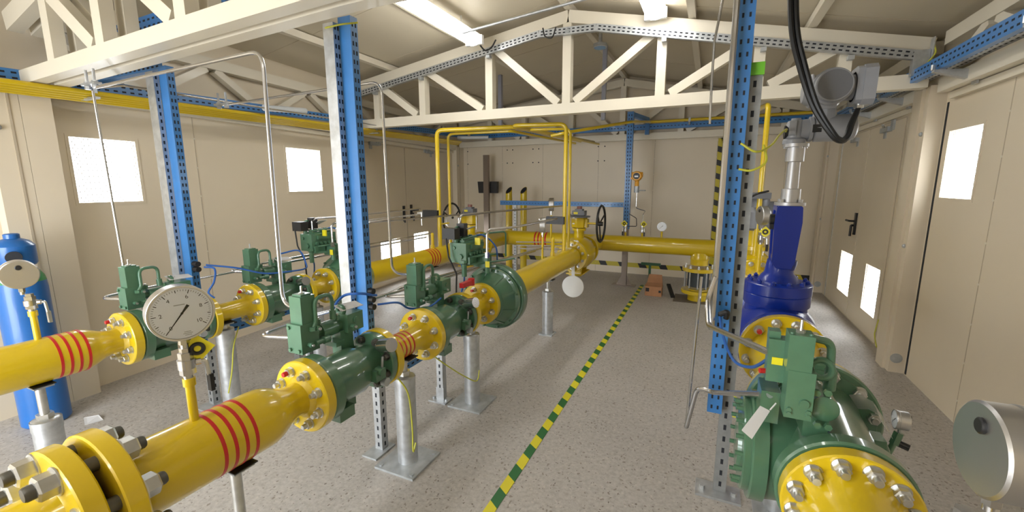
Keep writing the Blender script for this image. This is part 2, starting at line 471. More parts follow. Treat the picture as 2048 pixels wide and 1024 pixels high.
def vent(n, mapf, h, label, pitch=.025, out=.003):
    mb = MB()
    u0, u1, z0, z1 = h[0] + .001, h[1] - .001, h[2] + .001, h[3] - .001
    nr = int((z1 - z0) / (pitch * .87)); dz = (z1 - z0) / nr
    nc = int((u1 - u0) / pitch); du = (u1 - u0) / nc
    r = .425 * min(du, dz / .87)
    K = 12
    for j in range(nr):
        for i in range(nc + (j % 2)):
            cu = u0 + (i + (0.5 if j % 2 == 0 else 0)) * du; cz = z0 + (j + .5) * dz
            inn, outr = [], []
            for k in range(K):
                a = 2 * PI * k / K
                x, y = math.cos(a), math.sin(a)
                inn.append((cu + r * x, cz + min(r, dz * .47) * y))
                s = 1 / max(abs(x) / (du / 2), abs(y) / (dz / 2))
                outr.append((min(max(cu + x * s, u0), u1), cz + y * s))
            inn = [(min(max(a, u0), u1), b) for a, b in inn]
            vs = [mapf(a, b, out) for a, b in inn] + [mapf(a, b, out) for a, b in outr]
            mb.add(vs, [(k, (k + 1) % K, K + (k + 1) % K, K + k) for k in range(K)])
    o = struct('window_%d' % n, mb, WHITE, label, 'window')
    fr = MB(); out2 = out
    for a, b, c, d in ((h[0] - .02, h[1] + .02, h[2] - .02, h[2]), (h[0] - .02, h[1] + .02, h[3], h[3] + .02), (h[0] - .02, h[0], h[2], h[3]), (h[1], h[1] + .02, h[2], h[3])):
        fr.hexa([mapf(a, c, .0), mapf(b, c, .0), mapf(b, d, .0), mapf(a, d, .0), mapf(a, c, .004), mapf(b, c, .004), mapf(b, d, .004), mapf(a, d, .004)])
    struct('window_frame', fr, WALL, None, None, parent=o)
vent(1, mapL, HL[0], 'square perforated mesh window on left wall above the near pipes')
vent(2, mapL, HL[1], 'square perforated mesh window on left wall behind the blue posts')
vent(3, mapL, HL[2], 'low mesh vent in the left double door, nearer leaf')
vent(4, mapL, HL[3], 'low mesh vent in the left double door, farther leaf')
vent(5, mapR, HR[0], 'perforated mesh window high on the right wall')
vent(6, mapR, HR[1], 'low mesh vent in the near leaf of the right double door')
vent(7, mapR, HR[2], 'low mesh vent in the far leaf of the right double door')

# doors: leaves proud of the wall, split around their vents
def door(n, mapf, u0, u1, vent_h, label, z1=2.06, hinge_gap=True, metal_edge=None):
    o_ = .012
    mb = MB()
    us = sorted([u0, u1, vent_h[0], vent_h[1]]); zs = sorted([.02, z1, vent_h[2], vent_h[3]])
    for a, b in zip(us, us[1:]):
        for c, d in zip(zs, zs[1:]):
            if vent_h[0] < (a + b) / 2 < vent_h[1] and vent_h[2] < (c + d) / 2 < vent_h[3]: continue
            mb.hexa([mapf(a, c, 0), mapf(b, c, 0), mapf(b, d, 0), mapf(a, d, 0), mapf(a, c, o_), mapf(b, c, o_), mapf(b, d, o_), mapf(a, d, o_)])
    d = struct('door_%d' % n, mb, WALL, label, 'door')
    e = MB()
    for a, b, c, f in ((u0 - .006, u0, .0, z1), (u1, u1 + .006, 0, z1), (u0, u1, z1, z1 + .008), (u0, u1, 0, .02)):
        e.hexa([mapf(a, c, 0), mapf(b, c, 0), mapf(b, f, 0), mapf(a, f, 0), mapf(a, c, .006), mapf(b, c, .006), mapf(b, f, .006), mapf(a, f, .006)])
    struct('door_gasket', e, SEAM, None, None, parent=d)
    if metal_edge:
        e = MB(); u = metal_edge
        e.hexa([mapf(u - .012, .02, .012), mapf(u + .012, .02, .012), mapf(u + .012, z1, .012), mapf(u - .012, z1, .012),
                mapf(u - .012, .02, .02), mapf(u + .012, .02, .02), mapf(u + .012, z1, .02), mapf(u - .012, z1, .02)])
        struct('door_edge', e, ZINC, None, None, parent=d)
    return d
def box_on(mb, mapf, u, z, du, dz, o0, o1, m=0):
    mb.hexa([mapf(u - du, z - dz, o0), mapf(u + du, z - dz, o0), mapf(u + du, z + dz, o0), mapf(u - du, z + dz, o0),
             mapf(u - du, z - dz, o1), mapf(u + du, z - dz, o1), mapf(u + du, z + dz, o1), mapf(u - du, z + dz, o1)], m)
def handle(parent, mapf, u, z, dirn, lever=True):
    h = MB()
    box_on(h, mapf, u, z, .024, .12, .012, .03)
    if lever:
        h.tube([mapf(u, z + .03, .03), mapf(u, z + .03, .075), mapf(u + dirn * .13, z + .03, .075)], .011, bend=.02)
    h.tube([mapf(u + dirn * .02, z - .02, .03), mapf(u + dirn * .02, z - .02, .05), mapf(u + dirn * .025, z - .14, .05)], .012, bend=.015)
    struct('door_handle', h, BLK, None, None, parent=parent)
def closer(parent, mapf, u, z, d):
    c = MB()
    box_on(c, mapf, u, z, .10, .022, .012, .05)
    box_on(c, mapf, u - d * .06, z - .045, .03, .03, .012, .02)
    box_on(c, mapf, u + d * .13, z + .03, .03, .045, .012, .03)
    c.bar(mapf(u + d * .02, z + .02, .055), mapf(u + d * .15, z + .03, .10), .018, .008)
    struct('door_closer', c, GALV2, None, None, parent=parent)
d = door(1, mapR, 4.90, 5.80, HR[1], 'near leaf of cream double door in the right wall')
closer(d, mapR, 5.28, 2.0, -1)
d = door(2, mapR, 5.82, 6.86, HR[2], 'far leaf of cream double door in right wall with black lever handle', metal_edge=6.82)
handle(d, mapR, 5.88, 1.06, 1); closer(d, mapR, 6.25, 1.99, 1)
d = door(3, mapL, 4.45, 5.48, HL[2], 'near leaf of cream double door in the left wall')
handle(d, mapL, 5.40, 1.05, -1, False); closer(d, mapL, 4.75, 2.06, 1)
d = door(4, mapL, 5.50, 6.72, HL[3], 'far leaf of cream double door in left wall')
handle(d, mapL, 5.60, 1.06, 1); closer(d, mapL, 6.2, 2.04, -1)
d = MB()
for u in (4.19,):
    box_on(d, mapR, u, 1.04, .012, 1.03, 0, .003)
struct('trim_1', d, DARK, 'dark vertical gap beside the right wall column', 'trim')

# columns at the frames
n = 2
for y, side in ((1.25, 'left'), (4.25, 'left'), (7.19, 'left'), (4.37, 'right'), (7.19, 'right')):
    c = MB()
    if side == 'left':
        x = XL(y)
        for dy in (-.075, .075):
            c.box((x + .055, y + dy, 1.1), (.11, .148, 2.2))
        c.box((x + .1125, y - .05, 1.1), (.005, .012, 2.2), m=1)
        c.ball((x + .115, y - .11, 1.85), .016, 10, m=2)
        c.ball((x + .115, y - .11, 1.06), .016, 10, m=2)
    else:
        c.box((XR - .06, y, 1.1), (.12, .15, 2.2))
        c.box((XR - .05, y - .11, 1.1), (.10, .07, 2.2))
        c.box((XR - .03, y + .14, 1.1), (.06, .13, 2.2))
        c.ball((XR - .102, y - .11, 1.02), .017, 10, m=2)
        c.ball((XR - .102, y - .11, 1.86), .017, 10, m=2)
        c.cyl((XR - .06, y - .146, .12), (XR - .06, y - .15, .12), .04, n=14, m=2)
    lab = {('left', 1.25): 'nearest cream column on the left wall, behind the blue gas cylinder', ('left', 4.25): 'middle cream column on the left wall behind the blue post',
           ('left', 7.19): 'cream corner column at the far left', ('right', 4.37): 'cream column on right wall between window and double door', ('right', 7.19): 'cream corner column at the far right behind the double door'}[(side, y)]
    struct('trim_%d' % n, c, [COLM, SEAM, GALV2], lab, 'column'); n += 1
# wall rails under the lattice girders
for nm, mf, lab in (('r', mapR, 'cream ledge along the top of the right wall panels'), ('l', mapL, 'cream ledge along the top of left wall panels')):
    c = MB()
    for a, b in ((-1.85, 1.10), (1.42, 4.10), (4.42, 7.1)):
        c.hexa([mf(a, 2.08, 0), mf(b, 2.08, 0), mf(b, 2.08, .035), mf(a, 2.08, .035), mf(a, 2.125, 0), mf(b, 2.125, 0), mf(b, 2.125, .035), mf(a, 2.125, .035)])
    struct('trim_%d' % n, c, CREAM, lab, 'trim'); n += 1
# roof purlins
c = MB()
for x in (-3.5, -2.45, -1.34, -.24, .63):
    c.box((x, 2.7, zc(x) - .035), (.06, 9.15, .06))
struct('trim_%d' % n, c, CREAM, 'cream purlins running under the ceiling panels', 'trim'); n += 1

# ------------------------------------------------------------------ trusses and girders
WEBX = [-3.73, -3.06, -2.20, -1.35, -.475, .29, .87]
def truss(y, label, ys=(0,), w=.10, webs=None, diag=None, zb=2.185, zt=2.285, drop=lambda x: 0.0, dip=0.0):
    x0 = XL(y) + .112; x1 = XR - .125
    t = Thing('roof_truss', label, 'truss', (XC, y, 2.185), 'cream roof trusses')
    webs = webs or WEBX
    for dy in ys:
        m = MB()
        for a, b in ((x0, XC), (XC, x1)):
            m.bar((a, y + dy, (zb + zt) / 2 - (dip if a == x0 else 0)), (b, y + dy, (zb + zt) / 2), w, zt - zb)
        t.part('bottom_chord', m, CREAM)
        m = MB()
        for a, b in ((x0, XC), (XC, x1)):
            m.bar((a, y + dy, zc(a) - .125 - drop(a)), (b, y + dy, zc(b) - .125 - drop(b)), w, .11)
        t.part('top_chord', m, CREAM)
        for x in webs:
            m = MB(); zl = zt - .01 - dip * max(0, (XC - x) / (XC - x0)); m.box((x, y + dy, (zl + zc(x) - .18 - drop(x)) / 2), (.082, w * .9, zc(x) - .18 - drop(x) - zl)); t.part('upright', m, CREAM)
        dd = diag or ([(webs[i], webs[i + 1], 1) for i in range(3)] + [(webs[i + 1], webs[i], 1) for i in range(3, 6)])
        for a, b, _ in dd:
            s = 1 if b > a else -1
            pa = V((a + s * .07, y + dy, zc(a + s * .07) - .20 - drop(a + s * .07))); pb = V((b - s * .085, y + dy, zt + .01 - dip * max(0, (XC - b) / (XC - x0))))
            m = MB(); m.bar(pa, pb, w * .85, .075); t.part('diagonal', m, CREAM)
    return t
truss(4.25, 'cream roof truss across the middle of the hall in full view')
truss(1.285, 'cream double roof truss close at the upper left, cropped by the picture top', (0.0, .105), .07,
      webs=[-3.47, -2.92, -2.21, -1.35, -.475, .29, .87], zb=2.185, zt=2.265, dip=.075, drop=lambda x: max(0.0, (XC - x) * .075))
truss(7.19, 'dim cream roof truss against the far gable wall')

def lattice(mf, a, b, label, z0=2.13, z1=2.535, off=.05):
    p = lambda u, z: mf(u, z, off)
    t = Thing('lattice_girder', label, 'girder', p((a + b) / 2, z0), 'cream lattice girders along the walls')
    up = (p(a, 0) - mf(a, 0, 0)).normalized()
    m = MB(); m.bar(p(a, z0 + .045), p(b, z0 + .045), .09, .09); t.part('bottom_chord', m, CREAM)
    m = MB(); m.bar(p(a, z1 - .045), p(b, z1 - .045), .09, .09); t.part('top_chord', m, CREAM)
    k = max(2, round((b - a) / .55)); st = (b - a) / k
    for i in range(k):
        u0, u1 = a + i * st + .04, a + (i + 1) * st - .04
        q = (p(u0, z0 + .09), p(u1, z1 - .09)) if i % 2 else (p(u0, z1 - .09), p(u1, z0 + .09))
        m = MB(); m.bar(q[0], q[1], .07, .06); t.part('diagonal', m, CREAM)
lattice(mapR, -1.7, 1.12, 'cream lattice girder on right wall beside the camera')
lattice(mapR, 1.42, 4.13, 'cream lattice girder above the right mesh window')
lattice(mapR, 4.38, 7.08, 'cream lattice girder above the right double door')
lattice(mapL, 1.44, 4.14, 'cream lattice girder on left wall above the square mesh windows', z1=2.60)
lattice(mapL, 4.38, 7.08, 'cream lattice girder above the left double door', z1=2.60)
lattice(mapL, -1.7, 1.08, 'cream lattice girder at the extreme upper left', z1=2.60)

# ------------------------------------------------------------------ strut channels
def cprof(w, h, t=.003, l=.008):
    return [(-w / 2, 0), (w / 2, 0), (w / 2, h), (w / 2 - l, h), (w / 2 - l, h - t), (w / 2 - t, h - t), (w / 2 - t, t),
            (-w / 2 + t, t), (-w / 2 + t, h - t), (-w / 2 + l, h - t), (-w / 2 + l, h), (-w / 2, h)]
def strut_into(mb, a, b, w, h, face, slots=('back',), rows=2, pitch=.05, sl=.024, sw=.011):
    """channel from a to b; its back plate faces -face, its open side faces face"""
    a, b = V(a), V(b); d = (b - a).normalized(); f = V(face); f = (f - d * f.dot(d)).normalized(); sd = d.cross(f).normalized()
    mb.prism(cprof(w, h), a, b, f)
    L = (b - a).length; k = int(L / pitch)
    for i in range(k):
        c = a + d * (pitch * (i + .5) + (L - k * pitch) / 2)
        for fc in slots:
            if fc == 'back': o, nn, wd, tt = V((0, 0, 0)), -f, w, sd
            elif fc == 'left': o, nn, wd, tt = f * h / 2 - sd * w / 2, -sd, h, f
            else: o, nn, wd, tt = f * h / 2 + sd * w / 2, sd, h, f
            for r in range(rows):
                off = 0 if rows == 1 else (r - .5) * wd * .42
                q = c + o + tt * off
                e1, e2, e3 = d * sl / 2, tt * sw / 2, nn * .0008
                mb.hexa([q - e1 - e2 - e3, q + e1 - e2 - e3, q + e1 + e2 - e3, q - e1 + e2 - e3, q - e1 - e2 + e3, q + e1 - e2 + e3, q + e1 + e2 + e3, q - e1 + e2 + e3], 1)
    return mb
def strut(name, a, b, w, h, face, m, label, cat, slots=('back',), rows=2, group=None, foot=None, **kw):
    t = Thing(name, label, cat, a, group)
    t.part('channel', strut_into(MB(), a, b, w, h, face, slots, rows, **kw), [m, DARK])
    if foot:
        p = MB(); c = V(a) + V(foot[2] if len(foot) > 2 else (0, 0, 0))
        p.box((c.x, c.y, .005), (foot[0], foot[1], .01))
        for s in (-1, 1):
            p.hexn((c.x + s * foot[0] * .36, c.y, .01), (c.x + s * foot[0] * .36, c.y, .022), .012)
        p.box((c.x, c.y, .05), (w + .012, .006, .09))
        t.part('foot_plate', p, GALV)
    return t
# ------------------------------------------------------------------ flanges, bolts, pipes
BOLTS = {}
def bolt_mesh(r, L, kind):
    k = (round(r, 4), round(L, 4), kind)
    if k not in BOLTS:
        b = MB()
        b.cyl((0, 0, 0), (0, 0, .0035), r * 1.18, n=16)
        b.lathe((0, 0, .0035), (0, 0, 1), [(0, r), (r * .95, r), (r * 1.1, r * .86)], 6)
        if kind == 'green': b.cyl((0, 0, r), (0, 0, L), r * .55, n=12)
        else: b.lathe((0, 0, r), (0, 0, 1), [(0, r * .58), (L - r * 1.15, r * .58), (L - r, r * .5)], 12, m=1)
        mats = {'zinc': [ZINC, ZINC], 'stud': [ZINC, STUD], 'red': [ZINC, RED], 'green': [GRN, GRN], 'navy': [NAVY, NAVY], 'dark': [STUD, STUD]}[kind]
        BOLTS[k] = mesh_of('bolt', b, mats)
    return BOLTS[k]
def bolts(t, parent, c, d, R, n, r, L=None, kind='zinc', ph=0.0, red=()):
    L = L or r * 2.2
    u, v, w = basis(d)
    q = w.to_track_quat('Z', 'Y')
    for i in range(n):
        a = 2 * PI * (i + .5) / n + ph
        o = bpy.data.objects.new('bolt', bolt_mesh(r, L, 'red' if i in red else kind)); COL.objects.link(o)
        o.parent = parent; o.location = V(c) + (u * math.cos(a) + v * math.sin(a)) * R - t.loc
        o.rotation_mode = 'QUATERNION'; o.rotation_quaternion = q
        if i in red: o['label'] = 'bolt with a red painted end'
def flange(t, c, d, R, th, m, n=8, rb=.011, kind='zinc', L=None, red=(), parent=None, name='flange', Rb=None, neck=None, ph=0.0):
    """flange disc from c back along -d; bolts stand on its face towards d"""
    c = V(c); d = V(d).normalized(); th = abs(th)
    b = MB(); b.disc(c - d * th, c, R, .004)
    if neck: b.lathe(c - d * .002, d, neck, 32)
    f = t.part(name, b, m, parent)
    if n: bolts(t, f, c, d, Rb or R * .80, n, rb, L, kind, ph, red)
    return f
def bands(t, a, d, r, pos, w, parent, m=RED):
    b = MB()
    for s in pos:
        b.lathe(V(a) + V(d) * s, d, [(0, r), (0, r + .0012), (w, r + .0012), (w, r)], 40, close=False)
    t.part('red_bands', b, m, parent, label='red painted rings')

MY, PY, PX, PZ, MX = V((0, -1, 0)), V((0, 1, 0)), V((1, 0, 0)), V((0, 0, 1)), V((-1, 0, 0))
ZA = .675

def inlet_spool(X, y_start, y_stub, red0, label, dy=0.0, nearpair=False):
    t = Thing('pipe_spool', label, 'pipe', (X, y_stub, ZA - .11))
    r = .106
    y0, y1 = (y_start, .885 + dy)
    b = MB()
    b.lathe((X, y0, ZA), PY, [(0, r), (y1 - y0, r), (y1 - y0 + .03, r * .985), (y1 - y0 + .06, r * .90), (y1 - y0 + .10, r * .72), (y1 - y0 + .125, r * .63),
                              (y1 - y0 + .15, .062), (1.06 + dy - y0, .066), (1.075 + dy - y0, .085)], 48)
    p = t.part('pipe', b, YEL)
    bands(t, (X, red0, ZA), PY, r, (0, .034, .068, .102), .011, p)
    flange(t, (X, 1.075 + dy, ZA), MY, .146, -.045, YEL, red=(2,), rb=.0175, Rb=.108)
    m = MB(); m.cyl((X, y_stub, ZA + .095), (X, y_stub, ZA + .24), .0125, n=16); m.cyl((X, y_stub, ZA + .22), (X, y_stub, ZA + .245), .017, n=16); t.part('gauge_stub', m, YEL)
    return t
tA = inlet_spool(-1.41, .46, .70, .715, 'yellow inlet pipe with four red rings in the foreground, under the white dial gauge')
f = flange(tA, (-1.41, .490, ZA), PY, .19, .045, YEL, n=8, rb=.031, kind='stud', L=.056, Rb=.150)
tB = inlet_spool(-2.85, -.5, .815, .845, 'yellow inlet pipe with four red rings at the left picture edge, before the blue cylinder', dy=.045)

t = Thing('pipe_spool', 'flanged yellow pipe end with dark studs cropped by the lower left corner', 'pipe', (-1.41, .3, ZA - .19))
b = MB(); b.lathe((-1.41, -.6, ZA), PY, [(0, .125), (.72, .125), (.78, .118), (.83, .098), (.87, .093), (.955, .093), (.98, .11)], 48)
p = t.part('pipe', b, YEL)
f = flange(t, (-1.41, .372, ZA), MY, .188, -.045, YEL, n=8, rb=.031, kind='stud', L=.056, Rb=.150)
s = MB()
for i in range(8):
    a = 2 * PI * (i + .5) / 8
    s.cyl((-1.41 + .150 * math.cos(a), .416, ZA + .150 * math.sin(a)), (-1.41 + .150 * math.cos(a), .446, ZA + .150 * math.sin(a)), .019, n=12)
s.disc((-1.41, .422, ZA), (-1.41, .436, ZA), .125, .002)
t.part('studs', s, STUD, f, label='dark studs and gasket seen between the two flanges')

def pilot(t, X, Y, ttop, col=GRN2, tag=None, redlever=False, s=1.0):
    """valve block pilot standing above the left side of the body"""
    x, z = X - .115, ZA
    b = MB(); b.box((x, Y, .868), (.082, .088, .125)); b.box((x - .02, Y - .012, .83), (.05, .05, .03))
    for a, c in ((-.026, .82), (.026, .82), (-.026, .915)):
        b.hexn((x + a, Y - .044, c), (x + a, Y - .052, c), .008)
    p = t.part('pilot_base', b, col)
    b = MB(); b.box((x + .004, Y + .004, .988), (.068, .07, .115)); b.box((x + .004, Y + .004, 1.049), (.05, .05, .008))
    b.cyl((x + .004, Y + .004, 1.05), (x + .004, Y + .004, 1.085), .0045, n=8, m=1); b.hexn((x + .004, Y + .004, 1.05), (x + .004, Y + .004, 1.058), .012, m=1)
    q = t.part('pilot_body', b, [col, ZINC])
    b = MB()
    b.lathe((x + .01, Y + .04, .865), PY, [(0, .018), (.03, .018), (.03, .036), (.11, .036), (.11, .03), (.15, .03)], 24)
    b.lathe((x + .045, Y + .02, .835), PY, [(0, .012), (.04, .012), (.04, .017), (.07, .017)], 12)
    t.part('actuating_cylinder', b, col)
    b = MB()
    for q, dr, rr in (((x + .041, Y + .03, .90), PX, .011), ((x + .041, Y - .01, .84), PX, .010), ((x + .02, Y + .06, .905), PZ, .012), ((x + .05, Y + .14, .905), PZ, .010), ((x + .07, Y + .20, .86), PX, .011)):
        b = MB(); b.hexn(q, V(q) + dr * .022, rr); b.cyl(V(q) + dr * .02, V(q) + dr * .03, rr * .55, n=10, m=1); t.part('fitting', b, [col, ZINC])
    b = MB(); b.box((x + .035, Y + .13, .80), (.07, .05, .02)); t.part('mounting_bracket', b, col)
    b = MB(); b.box((x + .02, Y + .225, .875), (.10, .095, .085)); b.box((x + .02, Y + .19, .79), (.055, .075, .11))
    b.torus((x + .02, Y + .19, .932), PY, .02, .009, 18, 8); b.box((x + .02, Y + .19, .912), (.03, .012, .03))
    b.cyl((x + .071, Y + .225, .885), (x + .077, Y + .225, .885), .014, n=14)
    t.part('trip_box', b, col)
    b = MB(); b.tube([(x + .045, Y + .01, .90), (x + .045, Y + .03, .93), (x + .045, Y + .03, 1.03), (x + .045, Y + .12, 1.03), (x + .045, Y + .12, .93)], .0085, bend=.035)
    b.cyl((x + .045, Y + .12, .915), (x + .045, Y + .12, .955), .014, n=12); b.hexn((x + .045, Y + .01, .895), (x + .045, Y + .01, .912), .015)
    t.part('loop_pipe', b, col)
    b = MB(); b.tube([(x - .01, Y + .03, .81), (x - .01, Y + .03, .72), (x + .05, Y + .03, .70)], .016, bend=.02); t.part('drain_pipe', b, CLEAR if tag == 'w' else GALV2)
    if tag:
        b = MB(); b.hexa([V((x + .0, Y + .17, .955)), V((x + .05, Y + .17, .935)), V((x + .05, Y + .30, .93)), V((x, Y + .30, .945)), V((x, Y + .17, .957)), V((x + .05, Y + .17, .937)), V((x + .05, Y + .30, .932)), V((x, Y + .30, .947))])
        b.tube([(x + .02, Y + .19, .925), (x + .03, Y + .21, .95)], .002, n=6)
        t.part('paper_tag', b, PAPER, label='loose white paper tag')
    if redlever:
        b = MB(); b.box((X + .02, Y + .36, .868), (.03, .13, .03)); b.cyl((X + .02, Y + .42, .845), (X + .02, Y + .42, .89), .022, n=16)
        t.part('lever', b, RED, label='red locking lever')

def slam_shut(X, Y0, label, tag='p', redlever=False):
    t = Thing('shut_off_valve', label, 'valve', (X, Y0 + .17, ZA - .15), 'green slam-shut valves')
    b = MB()
    b.lathe((X, Y0, ZA), PY, [(0, .136), (.006, .142), (.045, .142), (.05, .136), (.055, .112), (.10, .107), (.22, .107), (.245, .095), (.30, .082), (.332, .082), (.334, .13), (.338, .134), (.366, .134), (.37, .13)], 48)
    b.box((X + .06, Y0 + .085, ZA - .115), (.075, .08, .05)); b.box((X - .02, Y0 + .14, ZA - .115), (.12, .10, .04))
    b.box((X + .10, Y0 + .26, ZA - .015), (.055, .06, .05)); b.cyl((X + .10, Y0 + .26, ZA + .00), (X + .142, Y0 + .26, ZA + .00), .018, n=16)
    body = t.part('body', b, GRN)
    bolts(t, body, (X, Y0 + .333, ZA), MY, .110, 8, .016, .024, 'dark')
    g = MB(); g.disc((X, Y0 - .004, ZA), (X, Y0 + .001, ZA), .128, .001); t.part('gasket', g, BLK)
    b = MB(); b.cyl((X + .095, Y0 + .31, ZA + .10), (X + .165, Y0 + .295, ZA + .12), .032, n=24); b.cyl((X + .07, Y0 + .315, ZA + .09), (X + .10, Y0 + .309, ZA + .10), .02, n=16)
    t.part('steel_plug', b, STEEL, label='bright steel plug')
    b = MB(); b.cyl((X + .11, Y0 + .29, ZA - .06), (X + .135, Y0 + .29, ZA - .06), .02, n=16); b.cyl((X + .11, Y0 + .285, ZA - .03), (X + .118, Y0 + .285, ZA + .06), .005, n=8)
    t.part('release_pin', b, GALV2)
    pilot(t, X, Y0 + .075, 1.05, tag=tag, redlever=redlever)
    return t
slam_shut(-1.41, 1.125, 'green slam-shut valve nearest in the front line, between red-ringed inlet pipe and short red-ringed spool')
slam_shut(-1.41, 1.885, 'green slam-shut valve with a red lever in the front line', tag=None, redlever=True)
slam_shut(-2.85, 1.17, 'green slam-shut valve in the rear line, half hidden by the white dial gauge', tag='w')
slam_shut(-2.85, 1.88, 'green slam-shut valve in the rear line with a blue cable looping over it', tag='w')

def mid_spool(X, y0, y1, r, label, rings=False, red=()):
    t = Thing('pipe_spool', label, 'pipe', (X, (y0 + y1) / 2, ZA - .146), 'short yellow flanged spools')
    b = MB(); L = y1 - y0
    b.lathe((X, y0 + .03, ZA), PY, [(0, r + .03), (.02, r + .012), (.05, r), (L - .11, r), (L - .08, r + .012), (L - .06, r + .03)], 40)
    p = t.part('pipe', b, YEL)
    if rings: bands(t, (X, y0 + .11, ZA), PY, r, (0, .032, .064, .096), .010, p)
    flange(t, (X, y0, ZA), MY, .14, -.04, YEL, n=0)
    flange(t, (X, y1 - .04, ZA), MY, .146, -.04, YEL, red=red, rb=.0175, Rb=.108)
    return t
mid_spool(-1.41, 1.497, 1.883, .066, 'short yellow spool with four red rings between the two front slam-shut valves', True, (2,))
mid_spool(-1.41, 2.257, 2.56, .062, 'short yellow spool in front of the big round green regulator', False, (2,))
mid_spool(-2.85, 1.542, 1.878, .060, 'short plain yellow spool right of the white dial gauge', False, (2,))
mid_spool(-2.85, 2.252, 2.51, .060, 'short yellow spool behind the bright galvanised post in the rear line')

def regulator(X, Y0, label):
    t = Thing('gas_regulator', label, 'regulator', (X, Y0 + .2, ZA - .26), 'round green gas regulators')
    b = MB()
    b.lathe((X, Y0, ZA), PY, [(0, .143), (.005, .148), (.04, .148), (.045, .152), (.10, .185), (.125, .20), (.13, .222), (.155, .226), (.165, .21), (.168, .21),
                              (.17, .238), (.18, .243), (.245, .243), (.255, .238), (.26, .22), (.34, .17), (.40, .14), (.40, .112)], 64)
    for a in (60, 100, 240, 300, 20, 340, 160):
        e = V((math.cos(math.radians(a)), 0, math.sin(math.radians(a))))
        b.bar(V((X, Y0 + .04, ZA)) + e * .135, V((X, Y0 + .135, ZA)) + e * .195, .016, .03, up=e)
    body = t.part('body', b, GRN)
    bolts(t, body, (X, Y0 + .125, ZA), MY, .216, 12, .008, .012, 'green')
    g = MB(); g.disc((X, Y0 - .003, ZA), (X, Y0 + .001, ZA), .130, .001); t.part('gasket', g, BLK)
    # pilot cluster over the body
    x, y = X - .17, Y0 + .09
    c = MB()
    c.box((x, y, 1.025), (.13, .25, .14)); c.box((x - .02, y + .02, 1.10), (.09, .20, .02)); c.box((x + .07, y + .02, 1.065), (.02, .18, .03));
    for i in range(6): c.cyl((x + .06, y - .08 + i * .04, 1.015), (x + .085, y - .08 + i * .04, 1.015), .013, n=12)
    c.cyl((x + .02, y - .125, 1.0), (x + .02, y - .14, 1.0), .02, n=12); c.cyl((x - .03, y - .125, 1.06), (x - .03, y - .135, 1.06), .012, n=12); c.box((x + .04, y - .06, .97), (.09, .10, .05)); c.box((x + .1, y + .05, .955), (.10, .09, .09))
    for i in range(5): c.cyl((x - .03, y - .10 + i * .05, 1.08), (x - .03, y - .10 + i * .05, 1.13), .016, n=14)
    t.part('pilot_manifold', c, GRN2)
    c = MB(); c.cyl((x + .045, y - .12, .95), (x + .045, y - .12, .86), .018, n=14); c.hexn((x + .045, y - .12, .955), (x + .045, y - .12, .975), .024); t.part('pilot_drain', c, GRN2)
    c = MB(); c.tube([(x - .04, y - .10, 1.08), (x - .04, y - .10, 1.20), (x - .04, y - .03, 1.20), (x - .04, y - .03, 1.08)], .008, bend=.032)
    c.tube([(x + .02, y - .10, 1.12), (x + .05, y + .25, 1.13), (x + .12, y + .40, 1.13), (x + .12, y + .40, .93)], .007, bend=.03)
    c.tube([(x + .06, y - .10, .99), (x + .13, y - .02, 1.0), (x + .17, y + .15, .99)], .007, bend=.03)
    c.tube([(x + .05, y - .12, .94), (x + .17, y + .05, .945), (x + .25, y + .28, .94)], .007, bend=.03)
    t.part('pilot_tubing', c, GRN2)
    c = MB(); c.box((x - .05, y - .13, 1.16), (.10, .07, .075)); c.box((x - .02, y - .03, 1.18), (.06, .05, .09)); c.tube([(x - .07, y - .165, 1.13), (x - .05, y - .17, 1.0), (x + .0, y - .15, .88), (x - .02, y - .13, .72)], .006, bend=.05)
    t.part('position_switch', c, BLK, label='black switch box with hanging cable')
    c = MB(); c.cyl((X + .0, Y0 + .08, ZA + .20), (X, Y0 + .08, ZA + .285), .018, n=14); c.hexn((X, Y0 + .08, ZA + .285), (X, Y0 + .08, ZA + .31), .022); t.part('top_port', c, GRN2)
    c = MB(); c.box((X + .02, Y0 + .045, ZA + .27), (.032, .004, .042)); t.part('yellow_tag', c, TAGY, label='small yellow tag')
    c = MB(); c.hexn((X, Y0 + .08, ZA + .31), (X, Y0 + .08, ZA + .35), .017); c.tube([(X, Y0 + .08, ZA + .34), (X, Y0 + .08, ZA + .51), (X + .10, Y0 + .32, ZA + .51), (X + .22, Y0 + .95, ZA + .53)], .009, bend=.05)
    t.part('sensing_tube', c, STEEL, label='bent stainless sensing tube')
    c = MB(); c.tube(curve_pts([(x - .0, y - .02, 1.12), (x + .02, y - .06, 1.06), (x - .0, y - .09, .97), (x + .02, y - .08, .84), (x - .02, y - .06, .72)]), .006, n=8)
    c.tube(curve_pts([(x + .0, y + .06, 1.12), (x + .08, y + .10, 1.13), (x + .17, y + .12, 1.05), (x + .18, y + .13, .94)]), .006, n=8)
    t.part('signal_cable', c, CABB, label='blue signal cable')
    c = MB(); c.box((x + .10, y - .02, 1.10), (.04, .012, .05)); t.part('yellow_label', c, TAGY)
    c = MB(); c.hexa([V((x - .05, y - .02, 1.16)), V((x + .05, y - .02, 1.20)), V((x + .05, y + .06, 1.20)), V((x - .05, y + .06, 1.16)), V((x - .05, y - .02, 1.163)), V((x + .05, y - .02, 1.203)), V((x + .05, y + .06, 1.203)), V((x - .05, y + .06, 1.163))])
    t.part('paper_tag', c, PAPER)
    return t
regulator(-1.41, 2.563, 'big round green gas regulator in the front line feeding the long yellow pipe')
regulator(-2.85, 2.513, 'big round green gas regulator in the rear line, partly behind the blue and galvanised posts')

